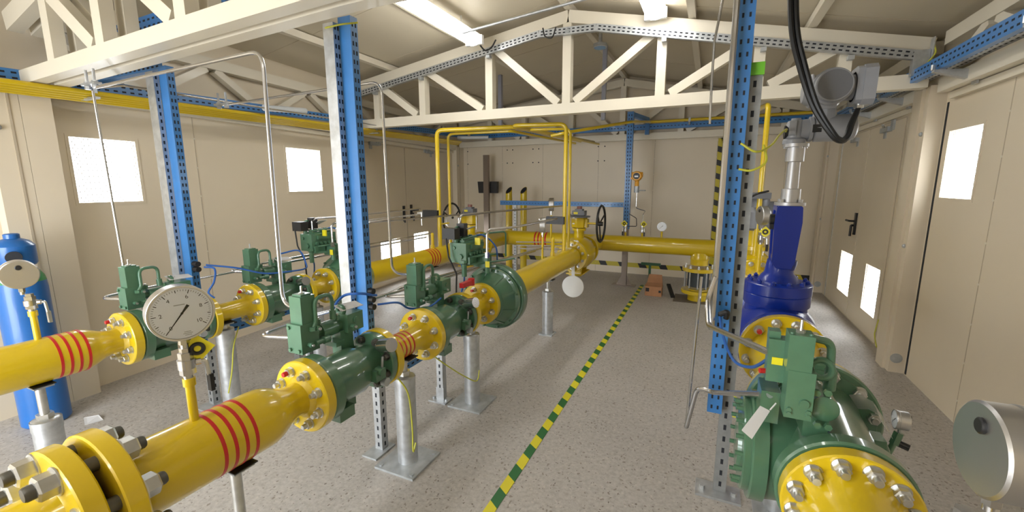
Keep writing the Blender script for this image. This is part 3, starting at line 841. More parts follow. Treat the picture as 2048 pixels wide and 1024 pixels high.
def outlet_pipe(X, y0, y1, r, ring0, label, stubs):
    t = Thing('outlet_pipe', label, 'pipe', (X, (y0 + y1) / 2, ZA - r), 'long yellow outlet pipes')
    b = MB(); b.lathe((X, y0, ZA), PY, [(0, r), (y1 - y0, r)], 48); p = t.part('pipe', b, YEL)
    if ring0: bands(t, (X, ring0, ZA), PY, r, (0, .05, .10, .15), .018, p)
    for y, h, rr in stubs:
        b = MB(); b.cyl((X, y, ZA + r * .9), (X, y, ZA + r + h), rr, n=16); b.cyl((X, y, ZA + r * .95), (X, y, ZA + r + .035), rr * 1.4, n=16)
        b.lathe((X, y, ZA + r + h), PZ, [(0, rr), (.01, rr * .8), (.018, 0)], 12); t.part('pipe_stub', b, YEL)
    return t
outlet_pipe(-1.41, 2.964, 4.68, .111, None, 'long yellow outlet pipe from the front green regulator to the middle ball valve', [(4.05, .17, .018)])
outlet_pipe(-2.85, 2.914, 4.56, .106, 3.86, 'long yellow outlet pipe with red rings behind the front line', [(4.02, .16, .018)])

# ------------------------------------------------------------------ ball valves and header
def handwheel(t, c, d, R):
    m = MB(); m.torus(c, d, R, .013, 36, 10)
    u, v, w = basis(d)
    for k in range(3):
        a = 2 * PI * k / 3 + .5
        m.cyl(V(c) - w * .02, V(c) + (u * math.cos(a) + v * math.sin(a)) * R, .009, n=8)
    m.cyl(V(c) - w * .05, V(c) + w * .02, .026, n=16)
    t.part('handwheel', m, BLK, label='black spoked handwheel')
def ball_valve(X, Yc, side, label, gearup=1.06, wheel_x=.27, R=.165):
    t = Thing('ball_valve', label, 'valve', (X, Yc, ZA - .24), 'yellow gear-operated ball valves')
    b = MB()
    b.lathe((X, Yc - .26, ZA), PY, [(0, .10), (.03, .12), (.10, .165), (.18, .19), (.26, .195), (.34, .19), (.42, .165), (.49, .12), (.52, .10)], 48)
    b.cyl((X, Yc, ZA + .17), (X, Yc, gearup - .08), .062, n=28); b.cyl((X, Yc, gearup - .11), (X, Yc, gearup - .08), .085, n=28)
    for dy in (-.12, .12): b.box((X, Yc + dy, ZA - .21), (.15, .03, .10))
    b.box((X, Yc, ZA - .232), (.20, .34, .015))
    t.part('body', b, YEL)
    flange(t, (X, Yc - .29, ZA), MY, R + .015, -.04, YEL, n=10, rb=.015, Rb=R * .83, red=(3,))
    flange(t, (X, Yc + .29, ZA), PY, R + .015, -.04, YEL, n=0)
    f = MB(); f.disc((X, Yc + .24, ZA), (X, Yc + .25, ZA), R * .9, .002); fo = t.part('stud_ring', f, YEL); bolts(t, fo, (X, Yc + .25, ZA), MY, R * .85, 10, .013, .03)
    g = MB(); g.lathe((X, Yc, gearup - .08), PZ, [(0, .07), (.01, .10), (.10, .105), (.125, .10), (.13, .06)], 8); g.box((X + side * .06, Yc, gearup - .02), (.10, .09, .10))
    t.part('gearbox', g, YEL)
    g = MB(); g.cyl((X + side * .10, Yc - .02, gearup - .02), (X + side * (wheel_x - .03), Yc - .02, gearup - .02), .012, n=12); t.part('worm_shaft', g, YEL)
    handwheel(t, (X + side * wheel_x, Yc - .02, gearup - .02), (side, 0, 0), .21)
    g = MB(); g.cyl((X, Yc, gearup + .05), (X, Yc, gearup + .065), .13, n=24); g.box((X, Yc, gearup + .10), (.15, .11, .055)); g.box((X, Yc, gearup + .135), (.09, .08, .025))
    for a in (-.09, .09): g.cyl((X + a, Yc - .05, gearup + .05), (X + a, Yc - .05, gearup + .09), .006, n=8)
    g.box((X - .03, Yc - .056, gearup + .10), (.05, .003, .025), m=1)
    s = t.part('position_box', g, [GREYD, TAGY]); g = MB(); g.cyl((X, Yc, gearup + .147), (X, Yc, gearup + .18), .03, n=16); t.part('indicator', g, mat('dull_red_indicator', (.22, .09, .07), .4), s)
    g = MB(); g.hexn((X + .02, Yc - .20, ZA + .13), (X + .04, Yc - .26, ZA + .15), .045); t.part('vent_plug', g, ZINC)
    return t
ball_valve(-1.41, 5.00, 1, 'yellow ball valve with black handwheel in the middle, above the hanging white blind disc', 1.06)
ball_valve(-2.85, 4.88, -1, 'yellow ball valve with black handwheel farther left behind the round green regulator', 1.06)

ZH, YH = .69, 5.94
t = Thing('header_pipe', 'large yellow header pipe running across the far end', 'pipe', (-1.2, YH, ZH - .11))
b = MB(); b.lathe((-2.62, YH, ZH), PX, [(0, .11), (2.85, .11)], 48)
b.tube([(-2.85, 5.17, ZH), (-2.85, YH, ZH), (-2.6, YH, ZH)], .11, n=40, bend=.22, k=10)
b.cyl((-1.41, 5.29, ZH), (-1.41, YH, ZH), .106, n=40)
b.lathe((-.07, YH, ZH), V((0, 0, -1)), [(.06, .108), (.13, .108), (.145, .114), (.16, .108), (.22, .108)], 40)
b.cyl((.22, YH, ZH), (.42, YH, ZH), .11, n=40)
p = t.part('pipe', b, YEL)
bands(t, (-2.33, YH, ZH), PX, .11, (0, .055, .11, .165), .024, p)
flange(t, (-.07, YH, ZH - .255), PZ, .20, .045, YEL, n=10, rb=.017, Rb=.165)
for x, h in ((-1.02, .05), (-.80, .05), (-.55, .08)):
    b = MB(); b.cyl((x, YH, ZH + .10), (x, YH, ZH + .11 + h), .014, n=12); t.part('pipe_stub', b, YEL)

t = Thing('insulating_joint', 'squat dark drum between two yellow flanges under the header tee', 'pipe joint', (-.07, YH, 0))
b = MB(); b.lathe((-.07, YH, .19), PZ, [(0, .13), (.19, .13)], 40); bd = t.part('drum', b, mat('dark_joint_wrap', (.035, .045, .05), .55))
b = MB()
for i in range(10):
    a = 2 * PI * (i + .5) / 10; b.cyl((-.07 + .165 * math.cos(a), YH + .165 * math.sin(a), .18), (-.07 + .165 * math.cos(a), YH + .165 * math.sin(a), .40), .009, n=8)
t.part('tie_rods', b, GALV)
f = flange(t, (-.07, YH, .145), PZ, .20, -.045, YEL, n=0)
b = MB(); b.cyl((-.07, YH, 0), (-.07, YH, .15), .115, n=40); t.part('riser', b, YEL)
bolts(t, f, (-.07, YH, .145), (0, 0, -1), .165, 10, .014)

t = Thing('spectacle_blind', 'round white blind plate hanging below the middle ball valve', 'blind plate', (-1.37, 4.655, .2))
b = MB(); b.disc((-1.37, 4.648, .335), (-1.37, 4.664, .335), .128, .003, 48); d = t.part('disc', b, WHITE)
b = MB(); b.bar((-1.37, 4.656, .44), (-1.37, 4.656, .58), .035, .012, up=(0, 1, 0)); t.part('neck', b, WHITE)

# ------------------------------------------------------------------ the control line on the right
XCt, ZCt = .388, .655
t = Thing('pipe_spool', 'yellow inlet flange with zinc bolts cropped by the lower right edge', 'pipe', (XCt, .9, .5))
b = MB(); b.tube([(XCt, -.9, 0), (XCt, -.9, ZCt), (XCt, .5, ZCt)], .105, n=32, bend=.25)
b.lathe((XCt, .5, ZCt), PY, [(0, .105), (.58, .105), (.66, .10), (.72, .108), (.765, .122)], 40); p = t.part('pipe', b, YEL)
flange(t, (XCt, 1.262, ZCt), MY, .158, -.045, YEL, n=12, rb=.0195, L=.045, Rb=.128)
m = MB(); m.cyl((.452, .955, ZCt + .07), (.452, .955, ZCt + .17), .014, n=16); t.part('gauge_stub', m, YEL)

t = Thing('gas_regulator', 'large green axial valve with bolted side cover in the lower right foreground', 'regulator', (XCt, 1.55, .4))
b = MB()
b.lathe((XCt, 1.312, ZCt), PY, [(0, .160), (.005, .166), (.045, .166), (.05, .160), (.055, .138), (.12, .132), (.28, .14), (.40, .142), (.45, .15), (.452, .205), (.458, .212), (.49, .212), (.495, .205)], 56)
b.lathe((XCt - .02, 1.57, ZCt - .035), MX, [(0, .15), (.13, .165), (.15, .168), (.15, .178), (.19, .178), (.195, .172)], 48)
body = t.part('body', b, GRN)
b = MB(); b.lathe((XCt - .215, 1.57, ZCt - .035), MX, [(0, .155), (.018, .155), (.022, .15)], 48); b.lathe((XCt - .237, 1.57, ZCt - .035), MX, [(0, .09), (.012, .085)], 40)
cv = t.part('side_cover', b, GRN); bolts(t, cv, (XCt - .215, 1.57, ZCt - .035), MX, .132, 16, .0135, .045, 'green')
g = MB(); g.disc((XCt, 1.306, ZCt), (XCt, 1.313, ZCt), .148, .001); t.part('gasket', g, BLK)
ff = MB(); ff.disc((XCt, 1.755, ZCt), (XCt, 1.762, ZCt), .19, .001); fo = t.part('far_flange', ff, GRN); bolts(t, fo, (XCt, 1.762, ZCt), MY, .18, 12, .020, .036, 'zinc', red=(3, 9))
x, y = .257, 1.37
b = MB(); b.box((x + .008, y + .01, .915), (.066, .07, .14))
for a in (-.022, .024): b.hexn((x + .008 + a, y - .025, .86), (x + .008 + a, y - .032, .86), .006); b.hexn((x + .008 + a, y - .025, .87), (x + .008 + a, y - .03, .87), .007)
b.cyl((x + .02, y - .025, .895), (x + .02, y - .031, .895), .012, n=14)
t.part('pilot_base', b, GRN2)
b = MB(); b.box((x, y + .01, 1.035), (.06, .066, .105)); b.box((x - .045, y + .06, .985), (.05, .05, .13)); b.box((x - .055, y + .07, 1.055), (.03, .04, .03))
b.cyl((x + .0, y + .01, 1.085), (x, y + .01, 1.125), .004, n=8, m=1); b.hexn((x, y + .01, 1.087), (x, y + .01, 1.096), .012, m=1)
for a in (-.022, .022): b.cyl((x + a, y - .008, 1.086), (x + a, y - .008, 1.092), .005, n=8)
t.part('pilot_body', b, [GRN2, ZINC])
b = MB(); b.tube([(x + .02, y + .02, 1.075), (x + .085, y + .06, 1.055), (x + .095, y + .07, .92)], .011, bend=.04)
b.torus((x + .066, y + .05, .975), (0, -1, .15), .026, .0095, 24, 10); b.cyl((x + .095, y + .07, .91), (x + .095, y + .07, .97), .016, n=14)
t.part('loop_pipe', b, GRN2)
b = MB(); b.lathe((x + .075, y - .0, .875), PY, [(0, .024), (.006, .036), (.10, .036), (.11, .028), (.20, .028)], 24); b.box((x + .06, y + .06, .82), (.06, .10, .08)); b.box((x - .05, y + .1, .83), (.05, .1, .1))
for dx, dz in ((-.01, .05), (.015, .055), (0.0, -.045), (.025, -.045)): b.hexn((x + .06 + dx, y + .0, .875 + dz), (x + .06 + dx, y - .012, .875 + dz), .010)
t.part('actuating_cylinder', b, GRN)
b = MB(); b.cyl((x - .070, y + .06, .94), (x - .085, y + .055, .94), .008, n=12); t.part('push_button', b, RED, label='small red cap')
b = MB(); b.box((x - .045, y + .034, .985), (.028, .002, .022)); t.part('yellow_label', b, TAGY)
b = MB(); b.hexa([V((.175, 1.36, .855)), V((.20, 1.36, .845)), V((.155, 1.30, .78)), V((.128, 1.30, .80)), V((.175, 1.362, .857)), V((.20, 1.362, .847)), V((.155, 1.302, .782)), V((.128, 1.302, .802))])
b.tube([(.20, 1.36, .85), (.215, 1.37, .87)], .002, n=6)
t.part('paper_tag', b, PAPER, label='hanging white paper tag')
b = MB(); b.tube(curve_pts([(.545, 1.60, .70), (.565, 1.62, .66), (.57, 1.64, .63)]), .008); b.box((.52, 1.60, .70), (.05, .06, .03)); t.part('gauge_arm', b, GRN)

t = Thing('pipe_spool', 'yellow spool with flared bolted flange between green axial valve and blue control valve', 'pipe', (XCt, 2.1, .45))
b = MB(); b.lathe((XCt - .01, 1.85, ZCt + .005), PY, [(0, .13), (.06, .12), (.12, .115), (.30, .115), (.38, .125), (.44, .14), (.49, .155), (.515, .155)], 48); t.part('pipe', b, YEL)
flange(t, (XCt, 1.81, ZCt), MY, .205, -.045, YEL, n=0)
flange(t, (XCt - .012, 2.345, ZCt + .02), MY, .193, -.045, YEL, n=12, rb=.020, L=.042, Rb=.160, red=(4, 8), kind='zinc')

t = Thing('control_valve', 'deep blue control valve with a grey motor actuator on a tall steel stem', 'valve', (.375, 2.70, .43))
b = MB()
b.lathe((.375, 2.392, .672), PY, [(0, .185), (.005, .195), (.045, .195), (.05, .185), (.055, .15), (.09, .155), (.17, .19), (.30, .205), (.43, .19), (.51, .15), (.55, .14), (.555, .185), (.56, .195), (.60, .195), (.605, .19)], 56)
b.lathe((.37, 2.70, .74), PZ, [(0, .16), (.08, .150), (.10, .148), (.105, .158), (.11, .16), (.165, .16), (.17, .156), (.172, .162), (.225, .162), (.23, .156), (.235, .10), (.262, .085), (.28, .07), (.35, .06)], 48)
body = t.part('body', b, NAVY); bolts(t, body, (.37, 2.70, .97), PZ, .138, 12, .0115, .022, 'navy')
b = MB()
for dy in (-.062, .062):
    b.prism([(-.054, 1.378), (-.046, 1.385), (.054, 1.385), (.060, 1.378), (.064, 1.30), (.050, 1.10), (.036, 1.055), (-.035, 1.055), (-.055, 1.085), (-.060, 1.30)], (.378, 2.70 + dy - .017, 0), (.378, 2.70 + dy + .017, 0))
b.box((.378, 2.70, 1.372), (.11, .13, .026)); b.lathe((.385, 2.70, 1.04), PZ, [(0, .058), (.03, .065), (.05, .065)], 24)
b.box((.42, 2.70, 1.22), (.022, .12, .30)); b.box((.372, 2.70, 1.09), (.09, .12, .05))
t.part('yoke', b, NAVY)
b = MB(); b.cyl((.372, 2.69, 1.10), (.372, 2.69, 1.36), .018, n=14); b.hexn((.362, 2.67, 1.10), (.362, 2.67, 1.14), .03); b.cyl((.362, 2.67, 1.16), (.362, 2.67, 1.20), .022, n=14); t.part('valve_stem', b, STEEL)
b = MB(); b.box((.312, 2.66, 1.30), (.02, .03, .08)); b.cyl((.30, 2.66, 1.31), (.322, 2.66, 1.31), .028, n=14); t.part('position_switch', b, BLK)
b = MB(); b.lathe((.388, 2.70, 1.386), PZ, [(0, .072), (.016, .072), (.018, .046), (.085, .044), (.088, .031), (.225, .029), (.228, .043), (.30, .043), (.302, .058), (.318, .058)], 32)
for i in range(4): a = PI / 4 + i * PI / 2; b.hexn((.388 + .058 * math.cos(a), 2.70 + .058 * math.sin(a), 1.40), (.388 + .058 * math.cos(a), 2.70 + .058 * math.sin(a), 1.418), .011)
for i in range(4): a = .3 + i * PI / 2; b.hexn((.388 + .046 * math.cos(a), 2.70 + .046 * math.sin(a), 1.68), (.388 + .046 * math.cos(a), 2.70 + .046 * math.sin(a), 1.70), .012)
t.part('stem_column', b, ALU)
b = MB(); b.lathe((.378, 2.70, 1.704), PZ, [(0, .052), (.02, .052), (.03, .042), (.09, .044), (.115, .036), (.12, .022), (.128, .022), (.128, 0)], 24)
b.lathe((.40, 2.70, 1.775), PX, [(0, .05), (.035, .052), (.035, .062), (.05, .062), (.055, .052), (.06, .064), (.20, .066), (.225, .058), (.235, .04), (.235, .02)], 32)
b.cyl((.33, 2.70, 1.765), (.345, 2.70, 1.765), .034, n=20, m=1)
b.box((.36, 2.66, 1.78), (.03, .03, .07))
b.box((.462, 2.642, 1.772), (.038, .012, .038), m=1)
ac = t.part('gear_head', b, [GREY, BLK])
b = MB(); b.lathe((.498, 2.70, 1.80), PZ, [(0, .058), (.05, .05), (.08, .045), (.10, .06), (.13, .07)], 8); b.box((.498, 2.66, 1.885), (.07, .03, .04)); t.part('actuator_neck', b, GREY)
b = MB(); b.lathe((.503, 2.82, 1.965), MY, [(0, .065), (.02, .082), (.16, .086), (.20, .086), (.205, .078), (.235, .076), (.238, .072)], 40)
b.lathe((.545, 2.72, 1.965), MX, [(0, .078), (.09, .078), (.13, .070), (.15, .055)], 24); b.torus((.43, 2.72, 1.965), MX, .076, .007, 28, 8); t.part('motor_housing', b, GREY)
b = MB(); b.lathe((.503, 2.584, 1.965), MY, [(0, .071), (.004, .068)], 40); t.part('motor_cover', b, GREYD)
b = MB(); b.lathe((.55, 2.70, 1.965), PX, [(0, .06), (.05, .06), (.05, .07)], 24); b.prism([(-.075, .075), (-.07, -.07), (-.05, -.085), (.05, -.085), (.07, -.07), (.075, .075), (.05, .088), (-.05, .088)], (.60, 2.70, 1.965), (.625, 2.70, 1.965)); b.prism([(-.082, .07), (-.076, -.07), (-.05, -.09), (.05, -.09), (.076, -.07), (.082, .07), (.055, .093), (-.055, .093)], (.625, 2.70, 1.965), (.675, 2.70, 1.965)); b.cyl((.628, 2.68, 1.885), (.628, 2.68, 1.865), .017, n=12, m=1); b.hexn((.628, 2.68, 1.875), (.628, 2.68, 1.862), .021, m=1)
t.part('terminal_box', b, [GREY, ZINC])

t = Thing('outlet_pipe', 'wide yellow pipe behind the blue control valve, mostly hidden by the slotted posts', 'pipe', (.385, 4.5, .55))
b = MB(); b.lathe((.385, 3.05, ZH), PY, [(0, .125), (.9, .125)], 40); t.part('pipe', b, YEL)
b = MB(); b.lathe((.385, 4.66, ZH), PY, [(0, .125), (1.0, .125), (1.17, .112), (1.25, .110)], 40); t.part('pipe', b, YEL)
flange(t, (.385, 3.003, ZH - .015), PY, .19, -.045, YEL, n=0)
for a in ((3.85, .34, .017), (4.72, .22, .022)):
    f = MB(); f.cyl((.385, a[0], ZH + .11), (.385, a[0], ZH + a[1]), a[2], n=14); t.part('pipe_stub', f, YEL)

t = Thing('motor_valve', 'yellow valve with grey motor actuator seen past the slotted galvanised post', 'valve', (.385, 4.3, .5))
b = MB(); b.lathe((.385, 4.02, ZH), PY, [(0, .11), (.08, .17), (.18, .20), (.28, .205), (.38, .20), (.48, .17), (.56, .11)], 40); b.cyl((.385, 4.3, ZH + .17), (.385, 4.3, 1.10), .075, n=24); b.cyl((.385, 4.3, .93), (.385, 4.3, .96), .12, n=24); t.part('body', b, YEL)
flange(t, (.385, 3.95, ZH), MY, .20, -.045, YEL, n=12, rb=.017, Rb=.165, red=(5,)); flange(t, (.385, 4.66, ZH), PY, .20, -.045, YEL, n=0)
b = MB(); b.lathe((.385, 4.3, 1.10), PZ, [(0, .10), (.02, .12), (.16, .12), (.20, .09), (.22, .09), (.30, .085), (.32, .07)], 28)
b.lathe((.385, 4.3, 1.28), PX, [(0, .07), (.16, .07), (.20, .06), (.20, .075), (.28, .07)], 24); b.box((.385, 4.22, 1.40), (.16, .10, .05)); b.lathe((.385, 4.3, 1.28), MX, [(0, .06), (.14, .06)], 20)
t.part('motor_actuator', b, GREYD)
b = MB(); b.tube([(.30, 4.18, 1.38), (.36, 4.14, 1.42), (.44, 4.16, 1.44)], .008, bend=.03); t.part('cable', b, BLK)
# ------------------------------------------------------------------ pedestals
def pedestal(x, y, ztop, zpipe, label, r=.054, plate=.25, rod=.018):
    t = Thing('pipe_support', label, 'pipe support', (x, y, 0), 'galvanised pipe supports')
    b = MB(); b.box((x, y, .006), (plate, plate, .012))
    for i in (-1, 1):
        for j in (-1, 1): b.cyl((x + i * plate * .4, y + j * plate * .4, .012), (x + i * plate * .4, y + j * plate * .4, .018), .012, n=8)
    t.part('base_plate', b, GALV2)
    b = MB(); b.cyl((x, y, .012), (x, y, ztop), r, n=28); b.cyl((x, y, ztop - .05), (x, y, ztop), r * 1.04, n=28); b.lathe((x, y, ztop), PZ, [(0, r * .98), (.006, r * .8)], 28)
    t.part('column', b, GALV)
    b = MB(); b.cyl((x, y, ztop), (x, y, zpipe - .012), rod, n=14); b.hexn((x, y, ztop + .005), (x, y, ztop + .03), rod * 1.8); t.part('screw_rod', b, ZINC)
    b = MB(); b.box((x, y, zpipe - .008), (.11, .07, .012)); b.box((x, y, zpipe - .001), (.13, .08, .004), m=1); t.part('saddle', b, [GALV2, BLK])
pedestal(-1.41, 1.695, .50, ZA - .066, 'galvanised support under the short red-ringed spool, nearest complete base plate')
pedestal(-1.41, 2.40, .50, ZA - .062, 'galvanised support with base plate under the spool before the big round green regulator')
pedestal(-1.41, 3.92, .445, ZA - .106, 'galvanised support with thin screw rod below the long front outlet pipe', plate=.14)
pedestal(-1.41, .80, .30, ZA - .106, 'galvanised support rod under the foreground red-ringed pipe, cut by the lower edge', plate=.2)
pedestal(-2.85, 1.655, .565, ZA - .060, 'galvanised support under the rear line right of the dial gauge valve')
pedestal(-2.85, .79, .385, ZA - .106, 'galvanised support with screw rod under the left edge pipe')
pedestal(-2.85, 2.38, .52, ZA - .060, 'galvanised support in the rear line behind the short front spool', plate=.2)
pedestal(-2.85, 4.0, .445, ZA - .106, 'galvanised support in the rear line under the outlet pipe', plate=.14)
pedestal(XCt - .01, 2.12, .47, ZCt - .115, 'galvanised support under the yellow spool between green axial valve and blue control valve', plate=.2)

# earth wires on the supports
def wire(name, pts, r, m, label, cat, group=None):
    P = curve_pts(pts)
    return mono(name, MB().tube(P, r, n=8), m, label, cat, group, loc=P[0])
EW = 'yellow-green earth wires'
wire('earth_wire', [(-1.37, 1.58, .56), (-1.33, 1.62, .45), (-1.345, 1.66, .25), (-1.345, 1.66, .10), (-1.35, 1.69, .13)], .004, CABG, 'yellow-green earth wire beside the nearest full support column', 'earth wire', EW)
wire('earth_wire', [(-1.42, 1.93, .54), (-1.38, 2.05, .42), (-1.36, 2.22, .28), (-1.34, 2.34, .20), (-1.34, 2.38, .26)], .004, CABG, 'yellow-green earth wire hanging from second front slam-shut valve', 'earth wire', EW)
wire('earth_wire', [(-2.85, 1.75, .55), (-2.78, 1.66, .45), (-2.76, 1.62, .30), (-2.79, 1.60, .15)], .004, CABG, 'yellow-green earth wire beside rear support right of the dial gauge', 'earth wire', EW)
wire('earth_wire', [(-1.72, 1.66, 2.26), (-1.68, 1.58, 2.22), (-1.60, 1.60, 2.23), (-1.56, 1.66, 2.25)], .004, CABG, 'yellow-green earth loop around the blue post top', 'earth wire', EW)
wire('earth_wire', [(.10, 2.05, 1.665), (.16, 2.06, 1.63), (.22, 2.15, 1.66), (.27, 2.35, 1.72), (.32, 2.55, 1.765), (.335, 2.68, 1.765)], .0045, CABG, 'yellow-green earth wire from the slotted post to the actuator gear head', 'earth wire', EW)
wire('earth_wire', [(.10, 2.05, 1.56), (.15, 2.05, 1.555), (.20, 2.08, 1.59), (.19, 2.12, 1.66)], .0045, CABG, 'short yellow-green earth loop on the right slotted post', 'earth wire', EW)
wire('earth_wire', [(.13, 2.08, .56), (.20, 2.06, .52), (.22, 2.05, .46), (.16, 2.06, .45)], .0035, CABG, 'thin yellow-green earth loop low on right galvanised post', 'earth wire', EW)
wire('earth_wire', [(1.36, 4.15, 2.46), (1.35, 4.10, 2.38), (1.32, 4.3, 2.30), (1.33, 4.35, 2.27)], .005, CABG, 'yellow-green earth wire at upper right corner of the middle truss', 'earth wire', EW)
wire('earth_wire', [(1.49, 4.86, .26), (1.47, 4.83, .17), (1.46, 4.80, .12), (1.44, 4.65, .06)], .005, CABG, 'yellow-green earth wire at the foot of the right double door', 'earth wire', EW)

# ------------------------------------------------------------------ strut posts
t = Thing('strut_post', 'tall blue slotted post in the middle beside the bright galvanised one', 'post', (-1.655, 1.68, 0), 'slotted support posts')
t.part('blue_channel', strut_into(MB(), (-1.605, 1.682, .62), (-1.605, 1.682, 2.29), .046, .078, (-1, 0, 0), ('back',), pitch=.042, sl=.02, sw=.008), [BLU, DARK])
t.part('lower_channel', strut_into(MB(), (-1.62, 1.70, .01), (-1.62, 1.70, .62), .05, .05, (0, 1, 0), ('back', 'left'), 1), [GALV, DARK])
b = MB(); b.box((-1.62, 1.70, .005), (.10, .16, .01)); t.part('foot_plate', b, GALV2)
t = Thing('strut_post', 'tall bright galvanised slotted post left of the middle blue post', 'post', (-1.78, 1.64, .62), 'slotted support posts')
t.part('channel', strut_into(MB(), (-1.677, 1.642, .62), (-1.677, 1.642, 2.26), .042, .066, (-1, 0, 0), ('back',), pitch=.042, sl=.02, sw=.008), [GALV, DARK])
b = MB()
for z in (1.42, .82): b.box((-1.68, 1.66, z), (.02, .012, .03))
t.part('spacer_clip', b, GALV2)
strut('strut_post', (-1.63, 2.33, .012), (-1.63, 2.33, .60), .05, .045, (0, 1, 0), GALV, 'short galvanised slotted post under the second front slam-shut valve', 'post', ('back',), 1, 'slotted support posts', foot=(.14, .09))
strut('support_rail', (-1.63, 1.735, .43), (-1.63, 2.30, .43), .045, .045, (0, 0, -1), BLU, 'short blue slotted rail low between the front support posts', 'rail', ('back', 'left', 'right'), 1)
t = Thing('strut_post', 'tall blue slotted post behind the white dial gauge', 'post', (-3.04, 1.6, 0), 'slotted support posts')
t.part('blue_channel', strut_into(MB(), (-2.988, 1.602, .42), (-2.988, 1.602, 2.20), .044, .082, (-1, 0, 0), ('back',), pitch=.042, sl=.02, sw=.008), [BLU, DARK])
t.part('lower_channel', strut_into(MB(), (-3.03, 1.62, .01), (-3.03, 1.62, .42), .05, .05, (0, 1, 0), ('back', 'left'), 1), [GALV, DARK])
b = MB(); b.box((-3.03, 1.62, .005), (.10, .16, .01)); t.part('foot_plate', b, GALV2)
strut('strut_post', (-3.066, 1.562, .42), (-3.066, 1.562, 2.17), .028, .08, (-1, 0, 0), GALV, 'galvanised slotted post left of the blue post behind the dial gauge', 'post', ('back',), 1, 'slotted support posts', pitch=.042, sl=.02, sw=.009)
strut('strut_post', (-3.06, 2.33, .012), (-3.06, 2.33, .44), .05, .045, (0, 1, 0), GALV, 'short galvanised slotted post in the rear line below the blue-cabled slam-shut valve', 'post', ('back',), 1, 'slotted support posts', foot=(.14, .09))
strut('support_rail', (-3.06, 1.67, .50), (-3.06, 2.45, .50), .085, .045, (-1, 0, 0), BLU, 'blue slotted rail low along the rear line', 'rail', ('back',), 2)
strut('tray_rail', (-3.06, 1.60, 2.225), (-3.86, 1.60, 2.225), .06, .05, (0, 1, 0), BLU, 'blue slotted arm from the left post top to the wall tray', 'rail', ('back',), 2)
t = Thing('strut_post', 'tall blue slotted post at right with silver conduit on its edge', 'post', (.07, 2.08, .44), 'slotted support posts')
t.part('blue_channel', strut_into(MB(), (.085, 2.08, .44), (.085, 2.08, 2.60), .062, .055, (0, 1, 0), ('back',), sl=.018, sw=.008), [BLU, DARK])
b = MB(); b.tube(curve_pts([(.075, 2.04, .93), (.10, 2.03, .945), (.10, 2.04, .915)]), .012); t.part('cable_gland', b, BLK)
t = Thing('strut_post', 'galvanised slotted post with lime green end cap right of the blue post', 'post', (.135, 2.13, 0), 'slotted support posts')
t.part('channel', strut_into(MB(), (.138, 2.13, .012), (.138, 2.13, 1.95), .055, .05, (0, 1, 0), ('back',), 1, pitch=.06, sl=.026, sw=.012), [GALV3, DARK])
b = MB(); b.box((.138, 2.15, 1.97), (.062, .058, .05)); t.part('end_cap', b, LIME, label='lime green plastic end cap')
b = MB(); b.box((.13, 2.13, .006), (.20, .12, .012)); b.hexn((.06, 2.12, .012), (.06, 2.12, .03), .013); b.hexn((.20, 2.12, .012), (.20, 2.12, .03), .013); t.part('foot_plate', b, GALV)
P = [(.045, 2.03, .86), (.045, 2.04, 2.95)]
mono('conduit', MB().tube(P, .013), STEEL, 'silver conduit standing along the left edge of the right blue post', 'conduit', loc=P[0])

# far supports
t = Thing('strut_post', 'blue slotted post standing free near the far wall with a short bent top', 'post', (-1.09, 6.38, 0), 'slotted support posts')
t.part('blue_channel', strut_into(MB(), (-1.09, 6.35, .85), (-1.09, 6.35, 2.50), .085, .08, (0, 1, 0), ('back',), 2), [BLU, DARK])
b = MB(); b.bar((-1.09, 6.39, 2.47), (-.95, 7.05, 2.47), .06, .06); b.bar((-.95, 7.05, 2.44), (-.95, 7.05, 2.25), .06, .06, up=(0, 1, 0)); t.part('top_arm', b, BLU)
b = MB(); b.box((-1.09, 6.38, .43), (.075, .075, .84)); b.box((-1.09, 6.38, .006), (.34, .16, .012)); b.hexa([V((-1.20, 6.37, .012)), V((-.98, 6.37, .012)), V((-.98, 6.39, .012)), V((-1.20, 6.39, .012)), V((-1.13, 6.37, .16)), V((-1.05, 6.37, .16)), V((-1.05, 6.39, .16)), V((-1.13, 6.39, .16))]); t.part('lower_column', b, BRONZE)
strut('support_rail', (-3.14, 6.36, 1.20), (-1.14, 6.36, 1.20), .07, .06, (0, 1, 0), BLU, 'blue rail running from the free blue post to the two open yellow pipes', 'rail', ('back',), 1, sl=.012)
strut('strut_post', (-2.90, 6.42, .01), (-2.90, 6.42, 1.16), .05, .045, (0, 1, 0), GALV, 'galvanised slotted post below the far blue rail', 'post', ('back',), 1, 'slotted support posts')
for i, (x, lab) in enumerate(((-3.10, 'left open-ended yellow vent pipe behind the far blue rail'), (-2.83, 'right open-ended yellow vent pipe behind the far blue rail'))):
    b = MB(); b.cyl((x, 6.62, 0), (x, 6.62, 1.34), .055, n=24)
    n = 24; r = .055
    t = Thing('vent_pipe', lab, 'pipe', (x, 6.62, 0), 'open yellow vent pipes')
    lo = [V((x + r * math.cos(2 * PI * k / n), 6.62 + r * math.sin(2 * PI * k / n), 1.34)) for k in range(n)]
    hi = [V((p.x, p.y, 1.34 + .06 + (p.y - 6.62) * 1.0 + (p.x - x) * .3)) for p in lo]
    b.add(lo + hi, [(k, (k + 1) % n, n + (k + 1) % n, n + k) for k in range(n)])
    t.part('pipe', b, YEL)
    e = MB(); e.add([V((x, 6.62, 1.40)) + (p - V((x, 6.62, 1.40))) * .86 + V((0, -.002, .003)) for p in hi], [tuple(range(n))]); t.part('opening', e, DARK)
strut('cable_tray', (-4.1, 7.08, 2.37), (1.35, 7.08, 2.37), .08, .06, (0, 1, 0), BLU, 'blue slotted tray along the top of the far wall', 'tray', ('back',), 1)
